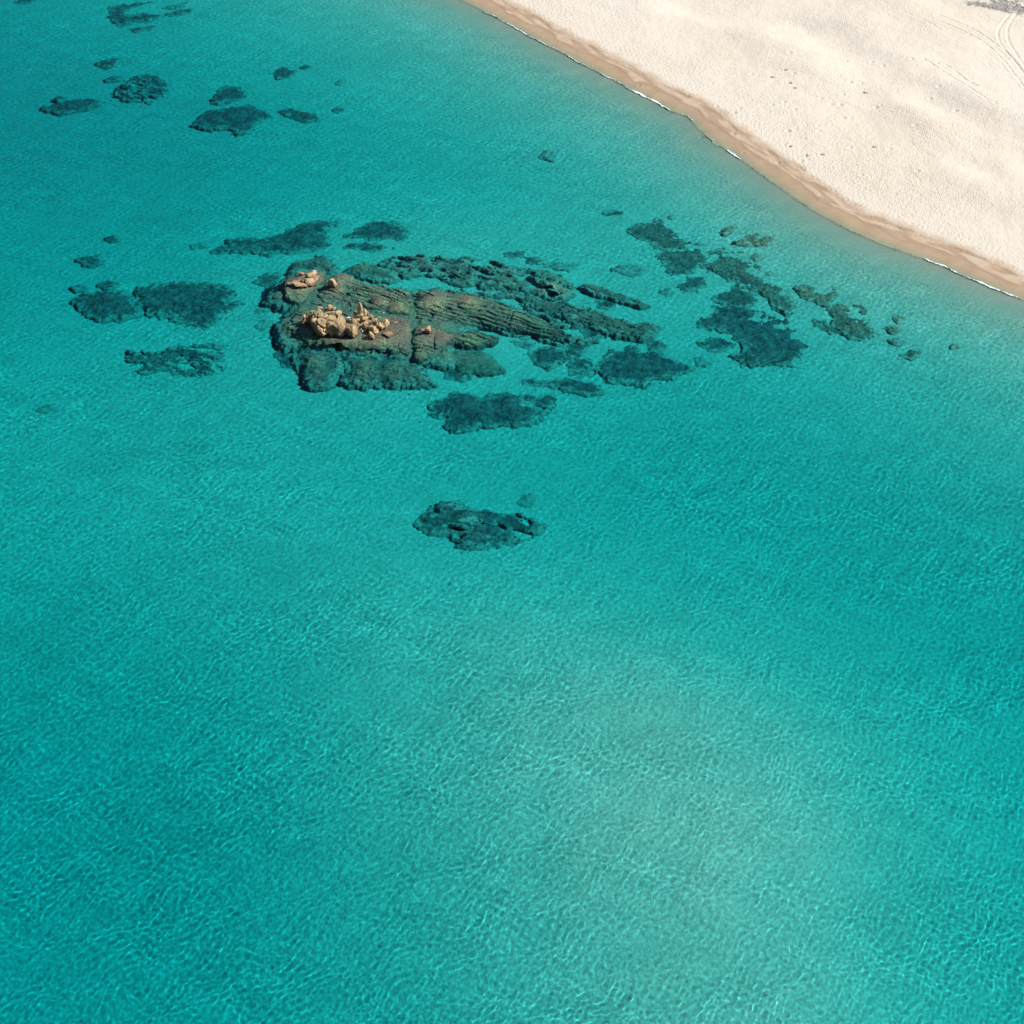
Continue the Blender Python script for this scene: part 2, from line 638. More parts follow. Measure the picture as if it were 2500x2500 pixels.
wheel_track([(1900, 90), (1760, 200), (1650, 330), (1560, 450), (1510, 560), (1530, 680), (1640, 850), (1790, 1010), (1920, 1180), (2100, 1400)], .24, .075)
wheel_track([(2050, 40), (1900, 170), (1790, 290), (1700, 420), (1660, 540), (1680, 680), (1760, 830), (1880, 1000), (2010, 1170)], .24, .075)
wheel_track([(-300, -10), (140, 130), (560, 290), (860, 410), (1160, 550), (1390, 680), (1600, 830), (1780, 990), (1920, 1150)], .2, .17, .3)
wheel_track([(-300, 90), (200, 240), (600, 410), (880, 520), (1110, 620), (1300, 720), (1500, 890), (1660, 1050), (1800, 1230), (1932, 1420)], .2, .17, .3)
wheel_track([(350, 980), (600, 1000), (850, 1150), (1010, 1290), (1200, 1400)], .2, .18, .35)
wheel_track([(330, 960), (500, 1050), (700, 1180), (930, 1340), (1200, 1520), (1500, 1700)], .2, .18, .35)
wheel_track([(-200, 180), (270, 350), (560, 500), (900, 690), (1300, 860), (1600, 1080), (1900, 1370)], .2, .12, .45)
wheel_track([(400, 560), (760, 680), (1130, 860), (1430, 1100), (1800, 1300)], .2, .12, .45)
keep = any4(Dsh > -4.2)
v, q, at = compact(np.stack([X, Y, Z], -1).reshape(-1, 3), grid_quads(*X.shape, keep), {'shore': Dsh.ravel(), 'along': Ssh.ravel(), 'terrace': Ter.ravel()})
beach = tag(link('beach', mesh_from('beach', v, q, M_BEACH, attrs=at)), kind='structure')
beach['label'] = 'pale trodden sand beach with a wet brown strip along the water'
# the land beyond the dense part
X2, Y2 = fan(135, 3.0, .6, -40, 140)
Z2, D2, S2, T2 = terrain(X2, Y2)
inside = (X2 > bx[0] + 1) & (X2 < bx[-1] - 1) & (Y2 > by[0] + 1) & (Y2 < by[-1] - 1)
k2 = any4(D2 > -2) & ~(inside[:-1, :-1] & inside[:-1, 1:] & inside[1:, 1:] & inside[1:, :-1])
v, q, at = compact(np.stack([X2, Y2, Z2 - .35], -1).reshape(-1, 3), grid_quads(*X2.shape, k2), {'shore': D2.ravel(), 'along': S2.ravel(), 'terrace': T2.ravel()})
hint = tag(link('hinterland_sand', mesh_from('hinterland_sand', v, q, M_BEACH, attrs=at)), kind='structure')
hint['label'] = 'sand of the beach running on inland'

# ------------------------------------------------------------------ sea surface: wavelets
WR = np.random.default_rng(12)
WAVES = []
for k in range(90):
    lam = .31 * (1.15 / .31) ** (k / 89.0)
    ang = math.radians(62) + WR.uniform(-1.9, 1.9)
    WAVES.append((2 * math.pi / lam, ang, WR.uniform(0, 2 * math.pi), .00050 * lam * (.5 + .5 * math.sin(ang - math.pi / 2 + SUN_AZ) ** 2)))
for k in range(14):                                 # a faint swell under the ripples
    lam = 2.2 * 3 ** (k / 13.0)
    ang = math.radians(62) + WR.normal(0, .7)
    WAVES.append((2 * math.pi / lam, ang, WR.uniform(0, 2 * math.pi), .0007 * lam))


def sea_z(X, Y):
    wx = X + .5 * noise2(X / 4.0, Y / 4.0, 51)
    wy = Y + .5 * noise2(X / 4.0, Y / 4.0, 52)
    z = np.zeros(X.shape)
    for k, a, p, amp_ in WAVES:
        z += amp_ * np.sin(k * (wx * math.cos(a) + wy * math.sin(a)) + p)
    return z * (1 + .45 * fbm(X / 17 + .3 * Y / 17, Y / 9, 53, 2))


X, Y = fan(135, .095, .318, -62, 121)
d, s = shore_coords(X, Y)
amp = sstep(1.5, -6, d)
fx, fy = np.clip((X - _gx[0]) / .5, 0, len(_gx) - 1.01), np.clip((Y - _gy[0]) / .5, 0, len(_gy) - 1.01)
G_, i_, j_ = sea_depth(*np.meshgrid(_gx, _gy), _GD), fy.astype(int), fx.astype(int)
fx, fy = fx - j_, fy - i_
dep_ = (G_[i_, j_] * (1 - fx) + G_[i_, j_ + 1] * fx) * (1 - fy) + (G_[i_ + 1, j_] * (1 - fx) + G_[i_ + 1, j_ + 1] * fx) * fy
Zw = sea_z(X, Y) * 1.22 * np.clip((3.3 / np.maximum(dep_, .3)) ** .8, .62, 2.3)
keep = any4(d < -.22)
v, q, _ = compact(np.stack([X, Y, Zw], -1).reshape(-1, 3), grid_quads(*X.shape, keep))
t = NT('sea_surface')
t.t.nodes.remove(t.bsdf)
gl = t.n('BsdfGlass')
gl.inputs['IOR'].default_value = 1.333
gl.inputs['Roughness'].default_value = 0.055
t.l(gl.outputs[0], t.out.inputs['Surface'])
water = tag(link('sea_surface', mesh_from('sea_surface', v, q, t.m)), kind='structure')
water['label'] = 'rippled clear surface of the turquoise sea'
water.cycles.is_caustics_caster = True

# the body of water that swallows red light; it ends a hand above the wavelets
t = NT('sea_water')
t.t.nodes.remove(t.bsdf)
va = t.n('VolumeAbsorption')
ABS = (.90, .078, .051)
va.inputs['Color'].default_value = (0, 1 - ABS[1] / ABS[0], 1 - ABS[2] / ABS[0], 1)
va.inputs['Density'].default_value = ABS[0]
t.l(va.outputs[0], t.out.inputs['Volume'])
x0, x1, y0, y1, z0, z1 = -420, 420, -120, 560, -14, .13
v = [(x, y, z) for z in (z0, z1) for y in (y0, y1) for x in (x0, x1)]
q = [(0, 2, 3, 1), (4, 5, 7, 6), (0, 1, 5, 4), (2, 6, 7, 3), (0, 4, 6, 2), (1, 3, 7, 5)]
body = tag(link('sea_water', mesh_from('sea_water', v, q, t.m, smooth=False)), kind='structure')
body['label'] = 'clear blue green sea water'

# ------------------------------------------------------------------ foam along the water line
FOAM = [(1225, 1345, .5), (1345, 1440, .35), (1455, 1530, .6), (1530, 1640, 1.0), (1660, 1690, .4), (1725, 1745, .4), (1775, 1812, .8), (2250, 2345, .75), (2345, 2500, .7), (1180, 1225, .2)]
fv, fq = [], []
pxs = np.array([[*ground(x, y)[:2], x] for x, y in SHORE_PX[2:]])
slpx = np.interp(SL_LEN, [0] * 0 + list(np.linspace(0, SL_LEN[-2], len(SHORE_PX))), [p[0] for p in SHORE_PX])
idx = np.linspace(0, SL_LEN[-2], len(SHORE_PX))
true_s = [SL_LEN[1 + 14 * i] for i in range(len(SHORE_PX))]
for (a, b, w) in FOAM:
    sa, sb = np.interp([a, b], [p[0] for p in SHORE_PX], true_s)
    ss = np.arange(sa, sb, .12)
    base = len(fv)
    for i, s in enumerate(ss):
        taper = min(1, 4 * i / len(ss), 4 * (len(ss) - i) / len(ss)) ** .5
        ww = w * .21 * taper * max(.15, .7 + .8 * float(noise2(np.array([s / 1.3]), np.array([.3]), 71)[0]))
        c = -.12 + .22 * float(noise2(np.array([s / 2.1]), np.array([.7]), 72)[0]) + .2 * float(noise2(np.array([s / 5]), np.array([0.]), 61)[0])
        for j in range(6):
            u = j / 5 * 2 - 1
            x, y = at_shore(s, c + u * ww + .08 * float(noise2(np.array([s / .35]), np.array([j * 1.7]), 73)[0]))
            fv.append((x, y, .03 + (.045 * (1 - u * u) + .03 * float(noise2(np.array([s / .3]), np.array([j * .9]), 74)[0])) * (.4 + .6 * taper) + .012))
    n = len(ss)
    for i in range(n - 1):
        for j in range(5):
            p = base + i * 6 + j
            fq.append((p, p + 6, p + 7, p + 1))
for (fr_, x, y, w_, h_) in [('P', 1560, 712, 75, 22), ('P', 1620, 790, 40, 20), ('Q', 545, 1060, 26, 70), ('Q', 590, 1150, 30, 40), ('R', 720, 622, 95, 22), ('R', 1050, 232, 70, 14), ('R', 440, 590, 30, 22), ('Q', 1250, 555, 24, 20), ('R', 1050, 440, 30, 18), ('R', 370, 540, 30, 14)]:
    p = ground(x, y, .03, fr_)
    k = scale_at(p) * FRAMES[fr_][2]
    b = len(fv)
    fv.append((p[0], p[1], .10))
    for j in range(12):
        a = j * math.pi / 6
        q_ = .6 + .5 * _hash(np.array([j]), np.array([int(x)]), 5)[0]
        fv.append((p[0] + math.cos(a) * w_ / k * q_, p[1] + math.sin(a) * h_ / k / .64 * q_, .045))
    for j in range(0, 12, 2):
        fq.append((b, b + 1 + j, b + 1 + (j + 1) % 12, b + 1 + (j + 2) % 12))
foam = tag(link('foam', mesh_from('foam', fv, fq, M_FOAM)), 'thin white foam of wavelets breaking along the sand', 'foam', kind='stuff')
foam.cycles.is_caustics_receiver = True

# ------------------------------------------------------------------ reefs and slabs
e_ = ground(1500, 800) - ground(1010, 690)
STRATA = math.atan2(e_[1], e_[0])
NAMES_DONE = []


def reef(label, frame, pts, top=-1.5, edge=1.2, warp=.45, ridge=.0, rough=.35, peaks=(), holes=0.0, mat=None, name='reef_rock', turn=0.0, step=None, flat=.22, foot=None, slope=0.0, fall=0.0, group=None, cat='rock'):
    seed = len(NAMES_DONE) * 7 + 100
    if foot is None:                               # sunken reefs rise only part of the way from the sand
        c = np.mean([ground(x, y, top, frame)[:2] for x, y in pts], 0)
        d, _ = shore_coords(np.array([[c[0]]]), np.array([[c[1]]]))
        b = -float(sea_depth(np.array([[c[0]]]), np.array([[c[1]]]), d)[0, 0])
        top = b + max(top - b, .6) * (.62 if top > -.9 else .36)
        rough *= 1 if top > -1.8 else .6
        edge *= 1.15
    P = np.array([ground(x, y, top if top < 0 else -.1, frame)[:2] for x, y in pts])
    lo, hi = P.min(0) - 1.2, P.max(0) + 1.2
    warp = min(warp, .07 * float(np.max(hi - lo) - 2.4))
    c = P.mean(0)
    size = float(np.max(hi - lo))
    st = step or (.13 if size < 16 else .17)
    gx, gy = np.arange(lo[0], hi[0] + st, st) - c[0], np.arange(lo[1], hi[1] + st, st) - c[1]
    X, Y = np.meshgrid(gx, gy)
    Xw, Yw = X + c[0], Y + c[1]
    sd = poly_sd(P, Xw, Yw) + (0 if foot is not None else .3 if top > -1.8 else .55) + (.35 if frame == 'C' and len(pts) > 6 else 0)
    sd = sd + warp * (fbm(Xw / 2.3, Yw / 2.3, seed, 4, .6)) + (.10 + .35 * warp) * fbm(Xw / .75, Yw / .75, seed + 1, 3, .6)
    a = STRATA + turn
    U, V = Xw * math.cos(a) + Yw * math.sin(a), -Xw * math.sin(a) + Yw * math.cos(a)
    V = V + .35 * noise2(U / 3.5, V / 2.5, seed + 3)
    if holes:
        sd = np.minimum(sd, (holes * 1.2 + fbm(U / 3.2, V / 1.3, seed + 5, 3)) * 2.2)
    d, _ = shore_coords(np.array([[c[0]]]), np.array([[c[1]]]))
    base = -float(sea_depth(np.array([[c[0]]]), np.array([[c[1]]]), d)[0, 0])
    zc = base = foot if foot is not None else min(base, top - .3)
    if foot is None:
        dd, _ = shore_coords(Xw, Yw)
        base = np.minimum(-sea_depth(Xw, Yw, dd), top - .25)
    keep_in = sd > 0
    prof = np.clip(sd / edge, 0, 1)
    prof = np.sqrt(1 - (1 - prof) ** 2)
    low = top + (base - top) * flat
    h = base - .25 + (low - base + .25) * prof
    h += (top - low) * sstep(edge * .5, max(edge * 2.2, 1.5), sd)
    h += slope * (V - V[keep_in].mean()) * prof if slope else 0
    h -= fall * (U - U[keep_in].min()) * prof if fall else 0
    lumps = fbm(Xw / 1.9, Yw / 1.9, seed + 9, 5, .58)
    h += rough * lumps * prof
    if ridge:
        ph = V / .68 + 1.2 * noise2(U / 7.0, V / 2.4, seed + 13) + .25 * noise2(U / 1.4, V / .8, seed + 14)
        fr = ph - np.floor(ph)                      # tilted beds, steep towards the viewer
        bed = .35 + .65 * _hash(np.floor(ph), np.floor(ph) * 0, seed) + .4 * noise2(U / 3.0, np.floor(ph) * 3.7, seed + 16)
        h += ridge * ((1 - fr) * sstep(0, .10, fr) - .5) * bed * prof
        crack = np.abs(noise2(U / 8.0, V / 1.5, seed + 15))
        h -= ridge * 1.2 * sstep(.06, .0, crack) * prof
        h -= ridge * .9 * sstep(.03, .0, np.abs(noise2(U / 5.0, V / 9.0, seed + 18))) * prof
    for (x, y, r, z) in peaks:
        if foot is None and top < -1.8:
            z, r = min(z, top + .55), r * 1.6
        p = ground(x, y, z, frame)
        k = np.exp(-(((Xw - p[0]) ** 2 + (Yw - p[1]) ** 2) / r ** 2) * .9)
        h = h * (1 - k) + (z + rough * .5 * lumps) * k
    keep = any4(sd > -.05)
    if not keep.any():
        keep = any4(sd > sd.max() - .3)
    drift = 1 - sstep(0, .8 + .6 * edge, sd + .35 * fbm(Xw / 1.2, Yw / 1.2, seed + 23, 3)) if foot is None else sd * 0 - .3
    if holes:
        drift = np.maximum(drift, sstep(.25, -.15, fbm(U / 3.0, V / 1.1, seed + 5, 3) + holes * .6) * .8)
    if 'faint' in label:
        drift = np.maximum(drift, .88)
    V3 = np.stack([X, Y, h - zc], -1).reshape(-1, 3)
    if ridge >= .24 and not holes:                                # each bed of the layered rock is a piece of its own
        o = link(name, None)
        b_ = np.floor(ph)[:-1, :-1].astype(int)
        lab_ = b_.copy()
        ids, cnt = np.unique(b_[keep], return_counts=True)
        big = ids[cnt > 60] if (cnt > 60).any() else ids
        for i_ in ids:
            lab_[b_ == i_] = big[np.argmin(np.abs(big - i_))]
        for i_ in big:
            todo = {tuple(x_) for x_ in np.argwhere(keep & (lab_ == i_))}
            while todo:                             # one object for each unbroken piece
                front = [todo.pop()]
                piece = np.zeros(keep.shape, bool)
                while front:
                    y_, x_ = front.pop()
                    piece[y_, x_] = True
                    for nb in ((y_ + 1, x_), (y_ - 1, x_), (y_, x_ + 1), (y_, x_ - 1), (y_ + 1, x_ + 1), (y_ - 1, x_ - 1), (y_ + 1, x_ - 1), (y_ - 1, x_ + 1)):
                        if nb in todo:
                            todo.remove(nb)
                            front.append(nb)
                if piece.sum() < 6:
                    continue
                v, q, at = compact(V3, grid_quads(*X.shape, piece), {'drift': drift.ravel()})
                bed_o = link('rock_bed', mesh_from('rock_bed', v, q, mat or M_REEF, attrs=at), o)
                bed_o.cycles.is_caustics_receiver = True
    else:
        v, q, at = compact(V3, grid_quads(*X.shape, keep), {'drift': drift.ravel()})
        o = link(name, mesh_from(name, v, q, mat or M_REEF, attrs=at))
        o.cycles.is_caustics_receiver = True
    o.location = (c[0], c[1], zc)
    tag(o, label, cat, group)
    NAMES_DONE.append(label)
    # tufts of weed on the sunken rock and straggling off its edge
    r = np.random.default_rng(seed)
    cand = np.argwhere((sd > -.5) & (h < -.55))
    if size < 4.5:
        cand = cand[:0]
    if len(cand) > 30:
        pr = sstep(-.5, .6, sd[cand[:, 0], cand[:, 1]]) * np.clip(.5 + 1.1 * noise2(Xw[cand[:, 0], cand[:, 1]] / 1.1, Yw[cand[:, 0], cand[:, 1]] / 1.1, seed + 21), 0, 1)
        cand = cand[r.random(len(cand)) < pr * st * st * 7.0]
    if len(cand) > 8:
        n = len(cand)
        zz = np.maximum(h, base - .03)[cand[:, 0], cand[:, 1]] - zc
        p0 = np.stack([X[cand[:, 0], cand[:, 1]] + r.uniform(-.1, .1, n), Y[cand[:, 0], cand[:, 1]] + r.uniform(-.1, .1, n), zz], -1)
        R_, Hh, a0 = r.uniform(.10, .26, n), r.uniform(.05, .17, n), r.uniform(0, 6.3, n)
        vs_ = []
        for k in range(4):
            a = a0 + k * math.pi / 2
            rr = R_ * r.uniform(.6, 1.2, n)
            vs_.append(p0 + np.stack([np.cos(a) * rr, np.sin(a) * rr, -.06 + 0 * rr], -1))
        vs_.append(p0 + np.stack([r.normal(0, .06, n), r.normal(0, .06, n), Hh], -1))
        tv = np.stack(vs_, 1).reshape(-1, 3)
        b5 = (np.arange(n) * 5)[:, None]
        tf = np.concatenate([b5 + np.array([[k, (k + 1) % 4, 4]]) for k in range(4)])
        w = link('weed', mesh_from('weed', tv, tf, M_WEED), o)
        w['kind'] = 'stuff'
        w.cycles.is_caustics_receiver = True
    return o


# --- the great slabs around the dry rocks
SLAB = dict(name='reef_rock', edge=.5, warp=.24, step=.10, flat=.10, foot=-1.6)
reef('wide dark weedy shelf of rock on which the great slabs lie', 'A',
     [(150, 560), (240, 420), (400, 320), (620, 270), (780, 320), (900, 310), (1200, 410), (1560, 470), (1800, 440), (2200, 500), (2600, 640), (2800, 780), (2500, 820), (2200, 800), (1950, 950), (2050, 1150), (1850, 1180), (1700, 1150), (1560, 1140), (1300, 1100), (1000, 1080), (800, 1050), (560, 1020), (360, 1010), (250, 900), (260, 780), (350, 690), (400, 640)],
     top=-.1, edge=2.4, warp=.4, rough=.25, flat=.06, name='reef_rock')
reef('rounded slab at the reef\'s upper left, carrying the small dry boulders', 'A',
     [(330, 470), (350, 400), (450, 340), (560, 300), (680, 285), (750, 310), (765, 360), (700, 430), (635, 500), (555, 590), (520, 620), (430, 590), (340, 545)],
     top=-.55, ridge=.12, rough=.16, peaks=[(560, 400, 1.7, .14), (650, 370, 1.0, .16), (450, 420, .9, .08)], **SLAB)
reef('long yellowish slab under shallow water behind the tall rock pile', 'A',
     [(580, 605), (650, 530), (745, 430), (810, 370), (900, 325), (1010, 360), (1110, 420), (1200, 440), (1330, 450), (1460, 475), (1555, 500), (1585, 560), (1590, 650), (1570, 715), (1500, 725), (1350, 700), (1180, 670), (1000, 650), (800, 635), (660, 628)],
     top=-.62, ridge=.42, slope=.05, rough=.18, turn=-.12, peaks=[(830, 450, .9, .10), (1240, 580, .8, -.02), (1420, 630, .9, -.04), (900, 360, 1.2, -.2)], **SLAB)
reef('reddish slab at water level on which the tall rock pile stands', 'A',
     [(400, 770), (460, 700), (560, 665), (760, 660), (1000, 695), (1180, 725), (1350, 745), (1480, 760), (1545, 795), (1550, 870), (1550, 1000), (1550, 1080), (1480, 1075), (1350, 1050), (1200, 1035), (1000, 1025), (850, 1000), (700, 985), (560, 970), (430, 900), (370, 830)],
     top=-.55, ridge=.30, slope=.09, rough=.15, peaks=[(760, 860, 1.9, .25), (1000, 840, 1.5, .2), (1090, 760, 1.3, .25), (1250, 850, 1.5, .16), (1420, 800, 1.5, .03), (1450, 900, 1.5, -.1), (640, 800, 1.4, .1), (880, 960, 1.4, -.1), (1200, 960, 1.5, -.1)], **SLAB)
reef('ridged brown slab with deep grooves, right of the upright joint, far half', 'B',
     [(16, 360), (50, 342), (150, 332), (300, 342), (450, 370), (600, 400), (700, 440), (800, 480), (900, 520), (1000, 560), (1060, 600), (1130, 640), (1090, 650), (980, 650), (820, 620), (700, 600), (580, 590), (450, 575), (300, 562), (150, 566), (45, 545), (26, 480), (16, 420)],
     top=-.48, ridge=.55, slope=.03, fall=.045, rough=.18, peaks=[(380, 410, 1.2, -.12), (160, 420, 1.4, -.2)], **dict(SLAB, foot=-2.3, edge=.7))
reef('reddish slab carrying one lone round boulder', 'B',
     [(6, 605), (50, 580), (150, 594), (260, 613), (400, 602), (500, 612), (590, 640), (560, 680), (460, 710), (350, 705), (280, 692), (250, 720), (200, 742), (130, 790), (60, 815), (12, 790), (6, 700)],
     top=-.42, ridge=.45, fall=.06, rough=.14, peaks=[(110, 620, 1.3, .06), (220, 660, 1.0, -.1)], **dict(SLAB, foot=-2.0, edge=.7))
reef('pale silted slope falling away below the lone boulder\'s slab', 'B',
     [(70, 810), (150, 770), (260, 728), (400, 730), (520, 760), (600, 820), (640, 860), (560, 885), (440, 880), (300, 860), (180, 840)], top=-.6, edge=1.6, warp=.25, rough=.15, mat=M_SILT, name='reef_rock')
reef('rounded lumpy reef under water in front of the rock pile, left half', 'A',
     [(440, 1080), (520, 1035), (700, 1015), (850, 1020), (900, 1080), (920, 1180), (870, 1290), (830, 1340), (770, 1380), (650, 1375), (560, 1330), (520, 1240), (470, 1150)],
     top=-.2, edge=1.7, warp=.35, rough=.34, ridge=.2)
reef('broad dark reef under water in front of the rock pile, right half', 'A',
     [(900, 1050), (1000, 1070), (1200, 1085), (1400, 1110), (1560, 1135), (1650, 1180), (1700, 1270), (1790, 1330), (1650, 1365), (1400, 1350), (1200, 1350), (1050, 1375), (900, 1330), (895, 1260), (940, 1180)],
     top=-.3, edge=1.7, warp=.4, rough=.32, ridge=.22)
reef('small dark lobe at the lower left corner of the reef', 'A', [(300, 1090), (340, 1050), (400, 1060), (450, 1150), (430, 1200), (360, 1190)], top=-2.0, edge=.8, warp=.2)
reef('dark weedy rock left of the small dry boulders', 'A', [(80, 400), (200, 340), (320, 330), (330, 420), (300, 560), (230, 520), (230, 450)], top=-2.3, edge=1.3, warp=.4)
reef('dark weedy rock between the two dry rock groups at the reef\'s left end', 'A', [(120, 700), (160, 640), (220, 570), (300, 590), (420, 640), (400, 690), (220, 685)], top=-2.6, edge=1.2, warp=.4)
reef('long green reef just beyond the small dry boulders', 'A', [(380, 280), (440, 230), (560, 170), (700, 140), (800, 200), (900, 250), (880, 310), (780, 310), (700, 280), (560, 290), (420, 315)], top=-.6, edge=1.4, warp=.4)
reef('green lumpy reef beyond the long yellowish slab', 'A', [(900, 300), (1010, 230), (1140, 215), (1260, 250), (1400, 290), (1450, 350), (1360, 385), (1200, 375), (1080, 335), (980, 325)], top=-.5, edge=1.2, warp=.35)
reef('far long reef with parallel ridges and sandy hollows', 'B',
     [(-204, 160), (-140, 110), (-60, 95), (40, 100), (150, 108), (300, 130), (380, 118), (520, 130), (650, 160), (780, 190), (900, 212), (1020, 245), (1100, 290), (1100, 340), (1050, 400), (950, 395), (850, 365), (750, 345), (640, 320), (520, 345), (440, 300), (330, 300), (200, 240), (60, 235), (-40, 245), (-130, 210)],
     top=-.75, edge=.9, warp=.35, ridge=.36, rough=.16, holes=.28, peaks=[(960, 330, 1.5, -.7)])
reef('sandy streaked beds between the far long reef and the ridged slab', 'B',
     [(280, 290), (420, 270), (560, 280), (720, 300), (900, 370), (1060, 410), (1200, 450), (1320, 540), (1230, 620), (1150, 660), (1040, 610), (900, 530), (760, 450), (600, 400), (420, 360)],
     top=-.88, edge=1.0, warp=.5, ridge=.26, rough=.14, holes=.08)
reef('low streaked beds fringing the ridged slab\'s near side', 'B',
     [(560, 585), (700, 600), (900, 640), (1100, 655), (1260, 650), (1300, 690), (1150, 680), (1000, 690), (820, 660), (700, 640), (600, 640)],
     top=-.88, edge=.9, warp=.45, ridge=.24, rough=.14, holes=.2)
reef('narrow dark ledge along the far long reef', 'B', [(660, 110), (740, 100), (800, 130), (900, 150), (880, 170), (780, 160)], top=-2.0, edge=.7, warp=.3)
reef('faint deep ledge at the far long reef\'s right end', 'B', [(900, 190), (960, 170), (1060, 170), (1120, 180), (1060, 210), (980, 215)], top=-2.7, edge=.8, warp=.4)
reef('deep dark reef below the pale silted slope', 'B', [(170, 850), (300, 885), (460, 890), (400, 940), (330, 960), (260, 930)], top=-2.3, edge=1.0, warp=.3)
reef('long narrow ridge running right from the ridged slab', 'B',
     [(750, 390), (850, 385), (960, 420), (1060, 440), (1180, 460), (1300, 500), (1400, 530), (1500, 560), (1600, 560), (1680, 580), (1640, 640), (1580, 665), (1500, 655), (1400, 640), (1300, 610), (1230, 590), (1130, 560), (1000, 510), (900, 480), (790, 440)],
     top=-.7, edge=.8, warp=.3, ridge=.34, rough=.16)
reef('thin dark ridge lying apart at the reef\'s far right', 'B', [(1140, 310), (1220, 295), (1320, 320), (1420, 370), (1520, 400), (1610, 435), (1560, 450), (1430, 415), (1320, 385), (1240, 360)], top=-.75, edge=.7, warp=.2, ridge=.2)
reef('small low rock below the thin far right ridge', 'B', [(1260, 440), (1310, 425), (1390, 430), (1340, 465), (1290, 460)], top=-2.0, edge=.6, warp=.2)
reef('small round rock under the long narrow ridge', 'B', [(1165, 610), (1210, 580), (1270, 600), (1300, 640), (1250, 670), (1200, 660)], top=-1.8, edge=.8, warp=.2)
reef('squat pointed rock in open water below the ridges', 'B', [(830, 780), (880, 745), (980, 740), (1030, 770), (1050, 800), (980, 840), (930, 875), (860, 840)], top=-1.6, edge=.9, warp=.2)
reef('dark rock touching the squat pointed rock', 'B', [(1050, 740), (1090, 690), (1180, 685), (1210, 710), (1160, 760), (1130, 800), (1070, 800)], top=-1.9, edge=.8, warp=.25)
reef('small oval rock below the squat pointed rock', 'B', [(1080, 850), (1130, 810), (1210, 820), (1220, 860), (1130, 875)], top=-2.3, edge=.7, warp=.2)
reef('faint greenish rock above the long thin ledge', 'B', [(1090, 890), (1200, 880), (1220, 920), (1130, 940), (1090, 930)], top=-2.9, edge=.9, warp=.35)
reef('long thin ledge with a thick dark right end', 'B', [(770, 970), (830, 955), (900, 970), (990, 955), (1080, 950), (1180, 975), (1280, 1000), (1290, 1040), (1200, 1045), (1100, 1020), (1000, 1000), (880, 990)], top=-2.0, edge=.8, warp=.25)
reef('faint streak of rock under the grooved slabs', 'B', [(690, 640), (760, 640), (820, 655), (790, 670), (720, 660)], top=-2.4, edge=.6, warp=.25)
reef('small pale streak of rock in front of the slabs', 'B', [(700, 695), (770, 700), (825, 720), (800, 735), (730, 715)], top=-2.3, edge=.6, warp=.2)
reef('large dark reef with a reddish crest in front of the slabs', 'G',
     [(460, 290), (590, 240), (640, 190), (740, 180), (830, 220), (870, 240), (960, 205), (1080, 195), (1200, 220), (1270, 280), (1360, 330), (1300, 400), (1180, 420), (1050, 420), (900, 435), (780, 460), (660, 465), (610, 420), (620, 370), (520, 355)],
     top=-1.7, edge=1.3, warp=.4, rough=.45, peaks=[(800, 280, 1.0, -.6), (1080, 260, .9, -.9)])
reef('small rock at the right tip of the reddish crested reef', 'G', [(1200, 215), (1340, 215), (1420, 190), (1460, 230), (1430, 280), (1350, 275), (1250, 240)], top=-2.4, edge=.7, warp=.25)
reef('lone reef nearest the camera, brown knobs and sandy gaps', 'G',
     [(370, 1215), (420, 1150), (520, 1100), (600, 1040), (670, 1050), (690, 1090), (850, 1100), (1000, 1110), (1150, 1120), (1290, 1170), (1360, 1220), (1280, 1290), (1180, 1330), (1080, 1360), (900, 1390), (800, 1400), (700, 1385), (680, 1320), (600, 1270), (480, 1260)],
     top=-1.7, edge=1.2, warp=.45, rough=.45, holes=.42, peaks=[(620, 1075, .7, -.35), (760, 1180, .9, -.4), (850, 1290, .9, -.6)])
reef('tiny faint rock beyond the lone near reef', 'G', [(1200, 1050), (1230, 1000), (1275, 990), (1280, 1030), (1250, 1080)], top=-3.0, edge=.6, warp=.3)
# --- the reef towards the beach
reef('three lobed dark reef between the slabs and the great weedy reef', 'C', [(35, 965), (80, 920), (120, 870), (180, 855), (250, 890), (330, 870), (350, 910), (430, 940), (490, 955), (400, 990), (300, 1000), (250, 1030), (170, 1020), (90, 1000)], top=-1.7, edge=1.1, warp=.4, rough=.4)
reef('slim rock above the three lobed reef', 'C', [(295, 825), (330, 820), (370, 845), (310, 855)], top=-2.2, edge=.6, warp=.15)
reef('small faint rock right of the three lobed reef', 'C', [(535, 910), (570, 905), (600, 935), (550, 945)], top=-2.5, edge=.7, warp=.2)
reef('pointed left head of the weedy reef nearest the beach', 'C', [(210, 240), (260, 210), (330, 205), (400, 230), (440, 270), (500, 300), (470, 330), (400, 335), (340, 320), (270, 285)], top=-1.7, edge=1.2, warp=.35)
reef('fan shaped weedy rock behind the pointed reef head', 'C', [(360, 370), (430, 340), (500, 345), (570, 345), (600, 400), (520, 440), (430, 455), (390, 410)], top=-2.1, edge=1.2, warp=.4)
reef('long weedy reef running down towards the great dark patch', 'C', [(610, 350), (680, 335), (780, 340), (820, 390), (870, 450), (900, 480), (960, 530), (1000, 560), (1030, 620), (1050, 650), (1000, 660), (940, 620), (870, 560), (780, 520), (700, 480), (630, 450), (580, 420), (640, 400)], top=-1.7, edge=1.2, warp=.45)
reef('green weedy reef above the great dark patch', 'C', [(630, 590), (700, 570), (760, 530), (850, 555), (860, 600), (800, 630), (700, 620)], top=-2.0, edge=1.1, warp=.4)
